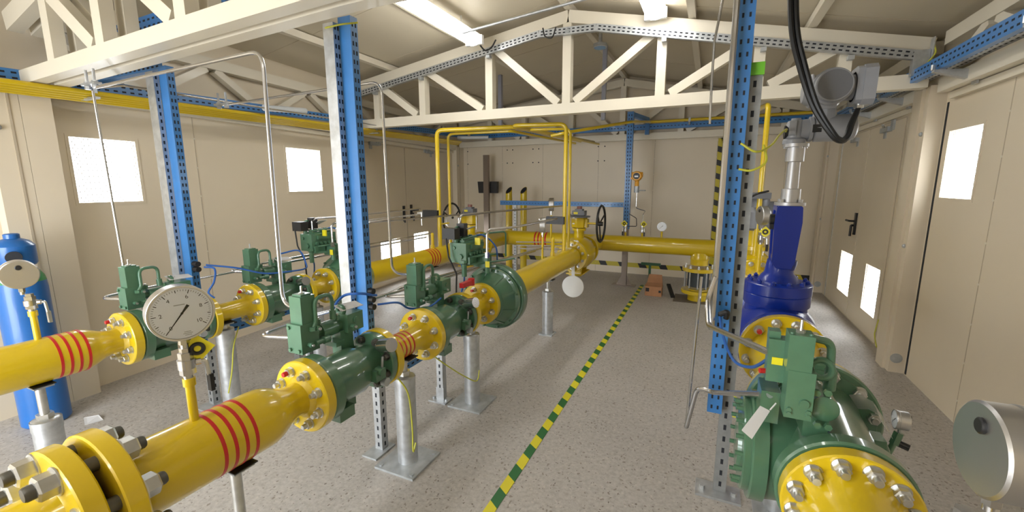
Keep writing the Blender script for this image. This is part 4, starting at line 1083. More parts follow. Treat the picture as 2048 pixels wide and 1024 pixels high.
strut('cable_tray', (-3.87, .4, 2.13), (-4.05, 6.9, 2.36), .075, .06, (-1, 0, 0), BLU, 'blue slotted tray along the top of the left wall', 'tray', ('back',), 2)
strut('cable_tray', (-4.0, 1.62, 2.46), (-1.75, 1.62, 2.50), .09, .08, (0, 1, 0), BLU, 'blue slotted tray crossing at upper left behind the double truss', 'tray', ('back', 'left', 'right'), 2)
strut('cable_tray', (1.27, -.6, 2.25), (1.27, 6.9, 2.27), .085, .04, (1, 0, 0), BLU, 'blue slotted tray along the top of the right wall', 'tray', ('back',), 2)
t = Thing('cable_tray', 'galvanised tray under the blue tray on the right wall', 'tray', (1.35, 3, 2.19), None)
b = strut_into(MB(), (1.365, -.6, 2.23), (1.365, 6.9, 2.245), .09, .03, (0, 0, 1), ('back',), 2); t.part('channel', b, [GALV, DARK])
for i, (y, lab) in enumerate(((1.9, 'right wall bracket nearest the camera holding the trays'), (2.85, 'second right wall bracket from the camera holding the trays'), (3.75, 'right wall bracket holding the trays just before the column'), (4.75, 'right wall bracket holding the trays just past the column'), (5.55, 'right wall bracket holding the trays over the far door leaf'))):
    t = Thing('wall_bracket', lab, 'bracket', (1.5, y, 2.16), 'galvanised tray brackets')
    b = MB(); b.hexa([V((1.24, y - .02, 2.20)), V((1.45, y - .02, 2.13)), V((1.45, y + .02, 2.13)), V((1.24, y + .02, 2.20)), V((1.24, y - .02, 2.213)), V((1.45, y - .02, 2.20)), V((1.45, y + .02, 2.20)), V((1.24, y + .02, 2.213))]); t.part('arm', b, GALV)
    b = MB(); b.box((1.45, y, 2.165), (.012, .06, .11)); t.part('wall_plate', b, GALV); b = MB(); b.hexn((1.24, y, 2.213), (1.24, y, 2.245), .012); t.part('bolt', b, ZINC)
# rail under the rafters of the middle truss
t = Thing('support_rail', 'galvanised slotted rail bolted along the sloping top of the middle truss', 'rail', (XC, 4.16, 2.7), None)
ya = 4.155
for a, b_ in (((-3.95, zc(-3.95) - .225), (-1.62, zc(-1.62) - .215)), ((-1.62, zc(-1.62) - .215), (-1.06, zc(-1.06) - .215)), ((-1.06, zc(-1.06) - .215), (1.34, zc(1.34) - .205))):
    t.part('channel', strut_into(MB(), (a[0], ya, a[1]), (b_[0], ya, b_[1]), .065, .04, (0, 1, 0), ('back',), 2, pitch=.045), [GALV, DARK])
b = MB(); b.box((1.30, ya + .02, 2.35), (.09, .05, .17)); b.box((1.35, ya - .005, 2.40), (.006, .06, .22)); t.part('end_bracket', b, GALV)
b = MB()
for x in WEBX:
    b = MB(); b.box((x + .02, ya + .015, zc(x) - .27), (.04, .05, .03)); t.part('clip', b, GALV2)

# ------------------------------------------------------------------ yellow vent tube bundle on the left wall and the loops
for i in range(5):
    dx, dz = .042 * i, -.008 * i
    P = [(-3.76 - dx, -.6, 2.075 + dz), (-3.76 - dx, 1.3, 2.10 + dz), (-3.98 - dx * .8, 6.55 + .03 * i, 2.225 + dz)]
    lab = ['yellow vent tube along the left wall, outermost of five', 'yellow vent tube along the left wall, second of five from the room side', 'yellow vent tube along the left wall, middle of five', 'yellow vent tube along left wall, second of five from the wall', 'yellow vent tube closest to the left wall of five'][i]
    mono('vent_tube', MB().tube(P, .014, n=10), YEL, lab, 'tube', 'yellow vent tubes along the left wall', loc=P[0])
for y, lab in ((1.55, 'row of silver clamps on the yellow tubes near the left column'), (4.35, 'row of silver clamps on the yellow tubes behind the middle posts')):
    t = Thing('tube_clamp', lab, 'clamp', (-3.9, y, 2.09)); b = MB()
    f = (y - 1.3) / 5.25
    for i in range(5): b.box((-3.76 - .22 * f - .042 * i, y, 2.10 + .125 * f - .008 * i + .012), (.03, .022, .03))
    b.box((-3.86 - .2 * f, y, 2.068 + .125 * f), (.26, .03, .012)); t.part('clamp_row', b, GALV)
LG = 'yellow vent loops'
def loop(pts, r, label, bend=.07):
    return mono('vent_tube', MB().tube(pts, r, n=12, bend=bend), YEL, label, 'tube', LG, loc=pts[0])
loop([(-2.85, 4.17, .78), (-2.85, 4.17, 2.10), (-2.00, 4.42, 2.12), (-1.80, 6.35, 2.13)], .024, 'thick yellow vent riser rising from the rear outlet pipe')
loop([(-2.85, 4.40, .78), (-2.85, 4.40, 2.085), (-2.08, 4.52, 2.09), (-1.88, 6.35, 2.10)], .016, 'thin yellow vent riser beside the thick rear one')
loop([(-1.41, 4.42, .78), (-1.41, 4.42, 2.115), (-1.98, 4.30, 2.12), (-1.70, 6.75, 2.14)], .022, 'thick yellow vent riser rising from the front outlet pipe by the ball valve')
loop([(-1.41, 4.58, .80), (-1.41, 4.58, 2.085), (-1.86, 4.48, 2.09), (-1.62, 6.75, 2.11)], .015, 'thin yellow vent riser beside the thick front one')
loop([(-1.78, 5.0, 2.07), (-1.60, 5.0, 2.10), (-1.05, 6.2, 2.34), (-.9, 7.0, 2.43), (1.30, 7.0, 2.43)], .02, 'yellow tube running along the far blue tray to the right')
loop([(.385, 4.20, .80), (.385, 4.20, 2.14), (.20, 6.9, 2.36)], .021, 'tall yellow riser behind the blue control valve')
t = Thing('tube_clamp', 'small clamps on the yellow tube above the far blue tray', 'clamp', (-.2, 7.0, 2.42)); b = MB()
for x in (-.35, .35): b.box((x, 7.0, 2.43), (.03, .05, .06)); b.cyl((x, 7.0, 2.36), (x, 7.0, 2.40), .012, n=8)
t.part('clamp_row', b, GALV2)
# small fittings at the risers: black relief valves with steel noses
for X_, Y_, z_, lab in ((-2.85, 4.17, 1.165, 'black relief valve on the thick yellow riser of the rear line'), (-1.41, 4.42, 1.115, 'black relief valve on the thick yellow riser by the middle ball valve')):
    t = Thing('relief_valve', lab, 'valve', (X_, Y_, z_), 'black relief valves')
    b = MB(); b.box((X_ - .09, Y_ - .03, z_), (.20, .06, .08)); t.part('body', b, BLK)
    b = MB(); b.lathe((X_ - .19, Y_ - .03, z_), MX, [(0, .026), (.05, .022), (.05, .015), (.09, .015)], 16)
    t.part('steel_nose', b, ZINC)
    for dz in (-.03, .03):
        b = MB(); b.cyl((X_ + .10, Y_ - .03, z_ + dz), (X_ + .122, Y_ - .03, z_ + dz), .008, n=8); t.part('bolt', b, ZINC)
t = Thing('vent_tube', 'small yellow cross tube between the rear risers', 'tube', (-2.85, 4.2, 1.05), LG)
t.part('tube', MB().tube([(-2.85, 4.17, 1.04), (-2.85, 4.40, 1.04)], .010), YEL)

for P, lab in (([(-3.74, 2.74, 2.19), (-3.78, 3.22, 2.235)], 'pale grey open-ended duct pipe lying by the left wall tray'), ([(-4.05, 6.55, 2.30), (-3.55, 6.75, 2.30)], 'pale grey duct pipe in the far left corner under the tray')):
    t = Thing('duct_pipe', lab, 'pipe', P[0], 'pale grey duct pipes')
    t.part('pipe', MB().cyl(P[0], P[1], .028, n=18), mat('pale_grey_plastic', (.55, .58, .60), .35))
    d = (V(P[1]) - V(P[0])).normalized(); t.part('opening', MB().cyl(V(P[1]), V(P[1]) + d * .001, .022, n=18), DARK)
# ------------------------------------------------------------------ stainless impulse tubes
ST = 'bent stainless impulse tubes'
def imp(pts, r, label, bend=.05, m=STEEL):
    return mono('impulse_tube', MB().tube(pts, r, n=10, bend=bend), m, label, 'tube', ST, loc=pts[0])
imp([(-1.52, 1.215, .975), (-1.69, 1.24, .975), (-1.685, 1.25, 2.035), (-3.02, 1.25, 2.015)], .008, 'stainless tube rising from the nearest slam-shut valve and bending left under the near truss', .07)
imp([(-3.02, 1.25, 1.03), (-3.055, 1.25, 2.0)], .0065, 'straight stainless tube rising in front of the left square window')
imp([(-1.53, 1.96, .985), (-1.66, 1.93, .985), (-1.645, 1.90, 2.045), (-3.02, 1.92, 2.03)], .0075, 'stainless tube rising from the slam-shut valve with red lever, behind the blue post', .07)
imp([(-3.02, 1.25, 2.015), (-3.3, 1.5, 2.10), (-3.62, 2.0, 2.16), (-3.75, 4.2, 2.21)], .008, 'stainless tube running along beside the yellow tube bundle', .1)
for x, y, lab in ((-3.06, 1.25, 'small hanging clamp where stainless tubes meet under the near truss'), (-3.03, 1.92, 'small hanging clamp holding the second stainless tube')):
    t = Thing('tube_hanger', lab, 'clamp', (x, y, 2.0), 'hanging tube clamps'); b = MB()
    b.box((x, y, 2.035), (.14, .035, .012)); b.cyl((x - .04, y, 2.035), (x - .04, y, 2.11), .007, n=8); b.cyl((x + .04, y, 2.035), (x + .04, y, 2.11), .007, n=8)
    for dx in (-.04, .04): b.hexn((x + dx, y, 2.01), (x + dx, y, 2.05), .014)
    t.part('clamp', b, GALV)
imp([(-1.555, 1.20, .855), (-1.78, 1.17, .84), (-1.74, 1.45, .86), (-1.72, 3.3, .80), (-1.70, 4.3, .78)], .0095, 'stainless tube looping left of the nearest slam-shut valve and running back', .05)
imp([(-1.555, 1.96, .855), (-1.76, 1.95, .83), (-1.74, 2.15, .86), (-1.70, 3.4, .82), (-1.66, 4.4, .80)], .0095, 'stainless tube looping left of the slam-shut valve with the red lever', .05)
imp([(-2.98, 1.24, .855), (-3.20, 1.18, .85), (-3.12, 1.50, .875), (-3.14, 4.3, .86)], .0085, 'stainless tube behind the dial gauge running along the rear line', .05)
imp([(-2.98, 1.96, .875), (-3.20, 1.92, .87), (-3.12, 2.2, .90), (-3.12, 4.4, .90)], .0085, 'stainless tube looping left of the rear blue-cabled slam-shut valve', .05)
imp([(-3.02, 2.55, .98), (-3.02, 2.55, 1.22), (-2.95, 2.85, 1.22), (-2.90, 3.9, 1.24), (-2.90, 3.9, 1.05)], .009, 'stainless tube arching over the rear outlet pipe', .05)
imp([(-2.80, 2.6, 1.02), (-2.80, 2.6, 1.17), (-2.72, 2.9, 1.17), (-2.60, 4.6, 1.15), (-2.60, 4.6, .95)], .009, 'second stainless tube arching over the rear outlet pipe', .05)
imp([(-1.62, 2.62, 1.10), (-1.62, 2.62, 1.28), (-1.60, 3.0, 1.28), (-1.5, 4.7, 1.26), (-1.5, 4.7, 1.05)], .009, 'stainless tube arching from the front regulator pilot towards the ball valve', .05)
for i, z in enumerate((.84, .80, .76)):
    imp([(-1.95, 4.35 + .02 * i, z + .02), (-1.45, 4.52, z + .02)], .007, ['upper', 'middle', 'lowest'][i] + ' of three short level stainless tubes crossing behind the front outlet pipe')
imp([(.20, 1.42, 1.0), (.03, 1.85, .93), (.02, 2.0, 1.0), (.045, 2.02, 1.1)], .0105, 'stainless tube bending from the green axial valve pilot up the right blue post', .06)
imp([(.205, 1.42, .87), (.07, 1.95, .60), (.005, 1.98, .60), (-.03, 2.0, .38), (-.025, 2.01, .40)], .0105, 'grey tube drooping from the green axial valve toward the floor', .07)
imp([(-.03, 2.0, .385), (-.01, 2.0, 1.10)], .0065, 'thin upright stainless rod with a round tip beside the right blue post')
imp([(.005, 2.3, 3.0), (.01, 2.3, 2.45), (-.03, 2.3, 2.15), (-.03, 2.3, 2.0), (-.025, 2.3, 1.78)], .0055, 'thin stainless tube hanging from the ceiling left of the right blue post', .05)

# blue cables and black conduits
wire('signal_cable', [(-2.90, 1.62, .995), (-2.80, 1.75, .96), (-2.75, 1.9, .90), (-2.72, 2.05, .885), (-2.72, 2.2, .88), (-2.80, 2.28, .90), (-2.84, 2.26, 1.0), (-2.9, 2.15, .99)], .006, CABB, 'blue cable from the blue post looping over the rear slam-shut valve', 'cable')
wire('signal_cable', [(-2.92, 1.62, .98), (-2.85, 1.64, .97), (-2.80, 1.60, .90), (-2.80, 1.56, .84), (-2.78, 1.58, .80)], .006, CABB, 'short blue cable drooping right of the dial gauge', 'cable')
wire('signal_cable', [(-1.575, 1.70, .92), (-1.60, 1.60, .95), (-1.66, 1.55, .94), (-1.64, 1.46, .88), (-1.55, 1.42, .82)], .007, CABB, 'blue cable from the middle blue post to the nearest slam-shut valve', 'cable')
wire('signal_cable', [(-1.57, 1.70, .87), (-1.52, 1.80, .86), (-1.52, 1.90, .80), (-1.46, 2.0, .79), (-1.44, 2.10, .82)], .006, CABB, 'blue cable from the middle blue post to the red-levered slam-shut valve', 'cable')
wire('signal_cable', [(.075, 2.03, .92), (.09, 1.96, .86), (.13, 1.85, .80), (.18, 1.70, .84), (.21, 1.48, .97), (.235, 1.42, 1.0)], .006, CABB, 'blue cable swooping from the right blue post to the green axial valve', 'cable')
for i, (o, lab) in enumerate(((0, 'black conduit looping down to the grey actuator, outer one'), (.022, 'black conduit looping down to the grey actuator, inner one'))):
    wire('black_conduit', [(.25 + o, 2.42, 2.74), (.262 + o, 2.42, 2.40), (.285 + o, 2.42, 2.186), (.328 + o, 2.42, 2.03), (.395 + o * .8, 2.42, 1.853), (.475 + o * .5, 2.42, 1.725), (.520, 2.44, 1.690 + o * .3), (.557 - o * .3, 2.49, 1.71), (.59 - o * .3, 2.58, 1.78), (.628, 2.68, 1.862)], .0115, BLK, lab, 'conduit', 'black actuator conduits')

# ------------------------------------------------------------------ gauges
def gauge(c, n, R, D, label, dial=True, stem=.05, plug=True, text=False, tilt=0.0, group='steel pressure gauges'):
    c = V(c); n = V(n).normalized()
    t = Thing('pressure_gauge', label, 'gauge', c - V((0, 0, R + stem)), group)
    u = (V((0, 0, 1)) - n * n.z).normalized()
    b = MB()
    b.lathe(c - n * D / 2, n, [(0, R * .93), (R * .05, R * .985), (D * .72, R * .985), (D * .74, R * .965), (D * .78, R * .965), (D * .80, R * 1.0), (D * .97, R), (D, R * .985), (D, R * .93), (D * .93, R * .92), (D * .93, 0)], 56)
    t.part('case', b, GSTEEL)
    if plug:
        e = MB(); e.lathe(c - n * D / 2 + u * R * .5, -n, [(0, R * .17), (.004, R * .17), (.006, R * .14)], 24); t.part('blowout_plug', e, BLK, label='black rubber plug on back')
    if dial:
        e = MB(); e.cyl(c + n * (D * .43), c + n * (D * .445), R * .915, n=48); t.part('dial', e, DIAL)
        r = u.cross(n)
        def at(ang, k): a = math.radians(ang + tilt); return c + n * (D * .447) + (u * math.cos(a) + r * math.sin(a)) * R * k
        mk = MB()
        N = 50 if R > .06 else 10
        for i in range(N + 1):
            a = -135 + 270 * i / N; big = i % (N // 5) == 0; mid = i % (N // 10) == 0
            p, q = at(a, .86), at(a, .72 if big else (.76 if mid else .80)); w = (q - p).cross(n).normalized() * (R * (.012 if mid else .006))
            mk.add([p - w, p + w, q + w, q - w], [(0, 1, 2, 3)])
        if text:
            for i, s in enumerate(('0', '2', '4', '6', '8', '10')): text_into(mk, s, R * .19, at(-135 + 54 * i, .60), n, at(0, 1) - at(180, 1))
            for q, wd in ((at(180, .70), .10), (at(180, .76), .14), (at(180, .82), .10)):
                e1 = r * R * wd; e2 = u * R * .012; mk.add([q - e1 - e2, q + e1 - e2, q + e1 + e2, q - e1 + e2], [(0, 1, 2, 3)], 1)
            q = at(0, .32); e1 = r * R * .16; e2 = u * R * .018; mk.add([q - e1 - e2, q + e1 - e2, q + e1 + e2, q - e1 + e2], [(0, 1, 2, 3)], 1)
        t.part('dial_markings', mk, [BLK, GALV2])
        e = MB(); a0 = -135
        p, q = at(a0, .80), at(a0 + 180, .34); w = (q - p).cross(n).normalized(); h = n * D * .02
        e.add([p + h - w * R * .008, p + h + w * R * .008, c + n * D * .467 + w * R * .025, q + h + w * R * .05, q + h - w * R * .05, c + n * D * .467 - w * R * .025], [(0, 1, 2, 3, 4, 5)])
        e.cyl(c + n * D * .45, c + n * D * .475, R * .04, n=14); t.part('needle', e, BLK)
        if text:
            e = MB(); e.cyl(c + n * (D * .484), c + n * (D * .49), R * .925, n=48); t.part('glass', e, GLASS)
    e = MB(); e.hexn(c - V((0, 0, R * .97)), c - V((0, 0, R + stem * .6)), R * .17); e.cyl(c - V((0, 0, R + stem * .5)), c - V((0, 0, R + stem)), R * .13, n=14); t.part('stem', e, STEEL if R > .06 else GALV2)
    return t
def gauge_valve(x, y, z0, z1, label, lever, tag=None, body=STEEL):
    t = Thing('gauge_valve', label, 'valve', (x, y, z0), 'small gauge isolating valves')
    b = MB(); h = z1 - z0
    b.cyl((x, y, z0), (x, y, z0 + h * .15), .014, n=14); b.hexn((x, y, z0 + h * .12), (x, y, z0 + h * .35), .021); b.cyl((x, y, z0 + h * .33), (x, y, z0 + h * .62), .024, n=18); b.hexn((x, y, z0 + h * .6), (x, y, z0 + h * .85), .020); b.hexn((x, y, z0 + h * .85), (x, y, z1), .015)
    L = V(lever).normalized()
    b.cyl((x, y, z0 + h * .47), V((x, y, z0 + h * .47)) + L * .035, .011, n=12)
    t.part('body', b, body)
    c = MB(); e = V((x, y, z0 + h * .47)) + L * .035
    c.tube([e, e + L * .012, e + L * .016 - V((0, 0, .05))], .006, bend=.012); t.part('lever', c, ZINC)
    c = MB(); c.box(e + L * .018 - V((0, 0, .075)), (.018, .012, .055)); t.part('lever_grip', c, BLK if tag != 'plain' else ZINC)
    if tag in ('o', 'n'):
        c = MB(); p = V((x, y, z1 - .01)) + L * .03; n = V((p.x, p.y, 0)) * -1; n.normalize(); s = n.cross(V((0, 0, 1)))
        c.hexa([p + s * .045, p + V((0, 0, .045)), p - s * .045, p - V((0, 0, .045)), p + s * .045 + n * .002, p + V((0, 0, .045)) + n * .002, p - s * .045 + n * .002, p - V((0, 0, .045)) + n * .002])
        g = t.part('warning_tag', c, TAGY, label='yellow diamond tag with black ring')
        c = MB(); c.torus(p + n * .003, n, .015, .006, 24, 6); t.part('tag_ring', c, BLK, g)
gauge((-1.41, .70, 1.128), (.957, -.29, 0), .083, .055, 'big white dial pressure gauge reading zero, in the left foreground', True, .03, text=True, tilt=-8)
gauge_valve(-1.41, .70, ZA + .245, 1.016, 'steel isolating valve with yellow ring tag under the big white dial gauge', (.45, .9, 0), 'o')
gauge((-2.868, .80, 1.096), (-.96, .2, 0), .066, .05, 'pressure gauge seen from behind at left edge before the blue cylinder', False, .03)
gauge_valve(-2.85, .815, ZA + .245, 1.002, 'steel isolating valve under the gauge at the left edge', (.6, .8, 0), 'plain')
gauge((.484, .955, 1.046), (1.0, .03, 0), .083, .062, 'large pressure gauge seen from behind in the lower right corner', True, .03)
gauge_valve(.452, .955, ZCt + .17, .925, 'blue-grey isolating valve under the lower right corner gauge', (.6, .8, 0), 'plain')
gauge((.60, 1.655, .757), (-1, .03, 0), .030, .035, 'tiny pressure gauge on the right side of the green axial valve', True, .02)
t = Thing('gauge_valve', 'small green needle valve under the tiny pressure gauge', 'valve', (.585, 1.65, .63), 'small gauge isolating valves')
b = MB(); b.cyl((.572, 1.64, .63), (.60, 1.655, .71), .009, n=12); b.hexn((.59, 1.65, .675), (.60, 1.655, .715), .014); t.part('body', b, GRN); b = MB(); b.cyl((.60, 1.65, .68), (.625, 1.64, .675), .011, n=14); t.part('knob', b, BLK)
gauge((-1.82, 5.15, 1.245), (.97, .28, 0), .085, .06, 'upper one of two far gauges left of the middle ball valve', False, .05)
gauge((-1.66, 4.42, 1.055), (.97, .28, 0), .085, .06, 'lower one of two far gauges left of the middle ball valve', False, .05)
mono('gauge_pipe', MB().tube([(-1.66, 4.42, .92), (-1.66, 4.42, .64), (-1.50, 4.45, .62)], .012, bend=.05), YEL, 'bent yellow gauge pipe left of the front outlet pipe end', 'pipe', loc=(-1.66, 4.42, .62))
mono('gauge_pipe', MB().tube([(-1.82, 5.15, 1.11), (-1.82, 5.15, .72), (-1.60, 5.13, .70)], .012, bend=.05), YEL, 'bent yellow gauge pipe left of the middle ball valve', 'pipe', loc=(-1.78, 5.15, .70))
gauge((-2.84, 4.42, 1.06), (-.8, .6, 0), .085, .06, 'far gauge beside the rear ball valve, seen from behind', False, .05)
gauge_valve(-2.84, 4.42, .78, .93, 'isolating valve under the far gauge beside the rear ball valve', (.6, -.8, 0), 'n')
gauge((-.55, YH, .945), (-.05, -1, 0), .06, .05, 'pressure gauge standing on the header pipe', True, .05)
gauge_valve(-1.02, YH, ZH + .16, ZH + .29, 'left tagged valve on the header pipe below the blue post', (-.6, -.8, 0), 'o')
gauge_valve(-.80, YH, ZH + .16, ZH + .29, 'right tagged valve on the header pipe below the orange transmitter', (.6, -.8, 0), 'o')
gauge((.385, 3.85, 1.255), (.95, .3, 0), .075, .055, 'pressure gauge on the wide yellow pipe left of the blue valve yoke', False, .04)
gauge_valve(.385, 3.85, ZH + .34, 1.14, 'isolating valve between wide yellow pipe and gauge beside the blue yoke', (.8, -.6, 0), 'n')
t = Thing('pressure_transmitter', 'orange pressure transmitter with round window on the free blue post', 'transmitter', (-.955, 6.3, 1.45))
b = MB(); b.lathe((-.955, 6.36, 1.61), MY, [(0, .06), (.02, .07), (.10, .07), (.12, .06)], 28); b.cyl((-1.03, 6.31, 1.63), (-.88, 6.31, 1.63), .035, n=16); b.cyl((-.955, 6.31, 1.55), (-.955, 6.31, 1.47), .03, n=16); b.box((-1.0, 6.35, 1.58), (.10, .03, .03)); t.part('housing', b, ORG)
b = MB(); b.cyl((-.955, 6.239, 1.61), (-.955, 6.234, 1.61), .045, n=24); t.part('window', b, BLK); b = MB(); b.box((-.955, 6.232, 1.605), (.05, .003, .022)); t.part('display', b, DIAL)
b = MB(); b.hexn((-.955, 6.31, 1.47), (-.955, 6.31, 1.38), .035); b.cyl((-.955, 6.31, 1.41), (-.84, 6.31, 1.41), .008, n=8); b.cyl((-.84, 6.28, 1.41), (-.84, 6.34, 1.41), .008, n=8); t.part('manifold', b, GALV2)
imp([(-.95, 6.31, 1.38), (-.95, 6.31, 1.16), (-.80, 6.15, 1.13), (-.80, 5.95, 1.10), (-.80, 5.94, .99)], .006, 'thin tube from the orange transmitter down to the header valve', .03)
imp([(-1.05, 6.30, 1.08), (-.93, 6.25, 1.02), (-.90, 6.1, .92), (-1.0, 5.97, .93)], .005, 'small cable arc beside the foot of the free blue post', .05, BLK)

# ------------------------------------------------------------------ other things
t = Thing('gas_cylinder', 'tall blue gas cylinder with green shoulder band at the left edge', 'gas cylinder', (-3.80, 1.06, 0))
b = MB(); b.lathe((-3.80, 1.06, 0), PZ, [(0, .105), (.012, .115), (.88, .115), (.92, .112)], 40); t.part('body', b, CYLB)
b = MB(); b.lathe((-3.80, 1.06, .92), PZ, [(0, .112), (.03, .106), (.06, .09)], 40); t.part('shoulder_band', b, mat('green_cylinder_band', (.03, .22, .08), .4), label='green shoulder band')
b = MB(); b.lathe((-3.80, 1.06, .98), PZ, [(0, .09), (.03, .065), (.05, .05)], 32)
b.lathe((-3.80, 1.06, 1.02), PZ, [(0, .082), (.015, .092), (.12, .092), (.15, .07), (.165, .035), (.19, .035), (.195, .028)], 32, close=False); b.lathe((-3.80, 1.06, 1.215), PZ, [(0, .028), (.003, 0)], 24); t.part('valve_guard', b, CYLB)
b = MB(); b.cyl((-3.715, 1.03, 1.08), (-3.70, 1.025, 1.08), .035, n=20); t.part('guard_opening', b, DARK)

t = Thing('ceiling_detector', 'round flame detector with a blue face under the roof beyond the middle truss', 'detector', (-1.22, 5.0, 2.97))
b = MB(); b.lathe((-1.22, 5.0, 2.99), PZ, [(0, .07), (.005, .075), (.04, .075), (.05, .05)], 32); b.cyl((-1.22, 5.0, 3.03), (-1.22, 5.0, zc(-1.22)), .02, n=12); t.part('housing', b, GALV)
b = MB(); b.cyl((-1.22, 5.0, 2.985), (-1.22, 5.0, 2.991), .062, n=28); t.part('lens', b, mat('pale_blue_lens', (.25, .45, .75), .2), label='pale blue lens')
for x, lab in ((-1.3, 'grey hanging rod in the middle of the far truss'), (-2.75, 'grey hanging rod left of centre before the far truss')):
    mono('hanging_rod', MB().bar((x, 5.6, zc(x)), (x, 5.6, 2.3 if x > -2 else 2.25), .05, .05, up=(0, 1, 0)), mat('lavender_grey_rod', (.30, .31, .37), .5), lab, 'rod', 'hanging rods', loc=(x, 5.6, 2.3))

def lamp(x, y0, y1, z, label):
    t = Thing('fluorescent_lamp', label, 'lamp', (x, (y0 + y1) / 2, z), 'fluorescent batten lamps')
    b = MB(); b.box((x, (y0 + y1) / 2, z + .085), (.15, y1 - y0, .03))
    for y in (y0 + .25, y1 - .25): b.cyl((x, y, z + .10), (x, y, zc(x) - .02), .008, n=8)
    t.part('housing', b, WHITE)
    b = MB()
    b.prism([(-.088, .07)] + [(-.088 * math.cos(PI * k / 10), .07 - .068 * math.sin(PI * k / 10)) for k in range(1, 10)] + [(.088, .07)], (x, y0 + .02, z), (x, y1 - .02, z)); t.part('diffuser', b, TUBE_ON, label='glowing white diffuser')
    for y in (y0, y1):
        b = MB(); b.box((x, y, z + .055), (.185, .04, .085)); t.part('end_cap', b, WHITE)
lamp(-2.22, 2.62, 3.95, 2.845, 'lit fluorescent lamp hanging left of the middle truss centre')
lamp(-.53, 2.95, 4.12, 2.885, 'lit fluorescent lamp at the top edge right of the picture centre')
lamp(-2.22, -1.75, -.45, 2.845, 'unseen lit fluorescent lamp added for light behind the camera on the left slope')  # unseen pair repeating the lamp rows, added to light the near hall
lamp(-.53, -1.75, -.45, 2.885, 'unseen lit fluorescent lamp added for light behind the camera on the right slope')
lamp(-2.22, 5.6, 6.8, 2.845, 'lit fluorescent lamp beyond the middle truss near the far wall') if False else None
mono('conduit', MB().tube([(-2.15, 3.6, 2.86), (-.53, 3.45, 2.93), (.4, 3.35, 2.78)], .012), GALV, 'thin grey conduit between the two fluorescent lamps', 'conduit', loc=(-2.15, 3.6, 2.86))
wire('lamp_cable', [(-2.2, 3.97, 2.90), (-2.16, 4.05, 2.83), (-2.10, 4.08, 2.86), (-2.06, 4.10, 2.93)], .008, BLK, 'short black cable at the end of left fluorescent lamp', 'cable')
wire('lamp_cable', [(-1.55, 4.08, 2.96), (-1.52, 4.06, 2.88), (-1.45, 4.06, 2.86), (-1.42, 4.08, 2.95)], .007, BLK, 'black cable loop below the rail at the truss centre', 'cable')

t = Thing('wall_post', 'brown metal post standing before the far wall at left', 'post', (-3.70, 6.95, 0))
b = MB(); b.prism([(-.05, 0), (.05, 0), (.05, .06), (.02, .06), (.02, .025), (-.02, .025), (-.02, .06), (-.05, .06)], (-3.72, 6.95, 0), (-3.72, 6.95, 2.02), (0, 1, 0)); t.part('channel', b, BRONZE)
b = MB(); b.box((-3.72, 6.98, .006), (.2, .16, .012)); t.part('foot_plate', b, BRONZE)
t = Thing('wall_box', 'black box fixed behind the brown post on the far wall', 'box', (-3.73, 7.1, 1.33))
b = MB(); b.hexa([V((-3.92, 7.04, 1.34)), V((-3.55, 7.04, 1.34)), V((-3.55, 7.12, 1.34)), V((-3.92, 7.12, 1.34)), V((-3.94, 7.04, 1.55)), V((-3.54, 7.04, 1.55)), V((-3.54, 7.12, 1.55)), V((-3.94, 7.12, 1.55))]); t.part('case', b, BLK)
b = MB(); b.box((-3.74, 7.20, 1.45), (.10, .17, .10)); t.part('mount', b, GREYD)

mb = MB(); mb.box((-.835, 3.3, .0015), (.052, 6.4, .003)); mono('floor_tape', mb, TAPE_F, 'green and yellow striped tape line along the floor', 'tape', loc=(-.835, 0, 0))
mb = MB(); mb.box((-1.35, YF - .0035, .15), (5.9, .003, .075)); mono('wall_tape', mb, TAPE_H, 'black and yellow striped tape along the foot of the far wall', 'tape', loc=(0, YF, .1))
mb = MB(); mb.box((.085, YF - .006, 1.20), (.06, .003, 1.95)); mb.box((.15, YF - .006, 2.155), (.10, .003, .05)); mono('wall_tape', mb, TAPE_V, 'black and yellow striped tape running up the far wall', 'tape', loc=(0, YF, 0))
t = Thing('cardboard_box', 'open brown cardboard box on the floor at the far end of the tape line', 'box', (-.61, 5.97, 0))
b = MB(); x0, x1, y0, y1, h = -.72, -.51, 5.90, 6.06, .13
for c, d in (((x0, (y0 + y1) / 2, h / 2), (.006, y1 - y0, h)), ((x1, (y0 + y1) / 2, h / 2), (.006, y1 - y0, h)), (((x0 + x1) / 2, y0, h / 2), (x1 - x0, .006, h)), (((x0 + x1) / 2, y1, h / 2), (x1 - x0, .006, h)), (((x0 + x1) / 2, (y0 + y1) / 2, .004), (x1 - x0, y1 - y0, .006))): b.box(c, d)
t.part('carton', b, CARD)
b = MB(); b.hexa([V((x0 - .01, y0, h)), V((x1 + .01, y0, h)), V((x1 + .01, y0 - .06, h + .07)), V((x0 + .03, y0 - .06, h + .07)), V((x0 - .01, y0, h + .004)), V((x1 + .01, y0, h + .004)), V((x1 + .01, y0 - .06, h + .074)), V((x0 + .03, y0 - .06, h + .074))]); t.part('flap', b, CARD)
b = MB(); b.hexa([V((x0, y1, h)), V((x1, y1, h)), V((x1 - .02, y1 + .05, h + .13)), V((x0 + .02, y1 + .05, h + .13)), V((x0, y1 + .004, h)), V((x1, y1 + .004, h)), V((x1 - .02, y1 + .054, h + .13)), V((x0 + .02, y1 + .054, h + .13))]); t.part('flap', b, CARD)
for q in ((x0 + .03, .085, .045, .05), (x1 - .02, .07, .03, .03)):
    b = MB(); b.box((q[0], y0 - .004, q[1]), (q[2], .002, q[3])); t.part('printed_mark', b, BLK)
t = Thing('valve_key', 'dark green T-shaped key standing behind the cardboard box', 'tool', (-.70, 6.14, 0))
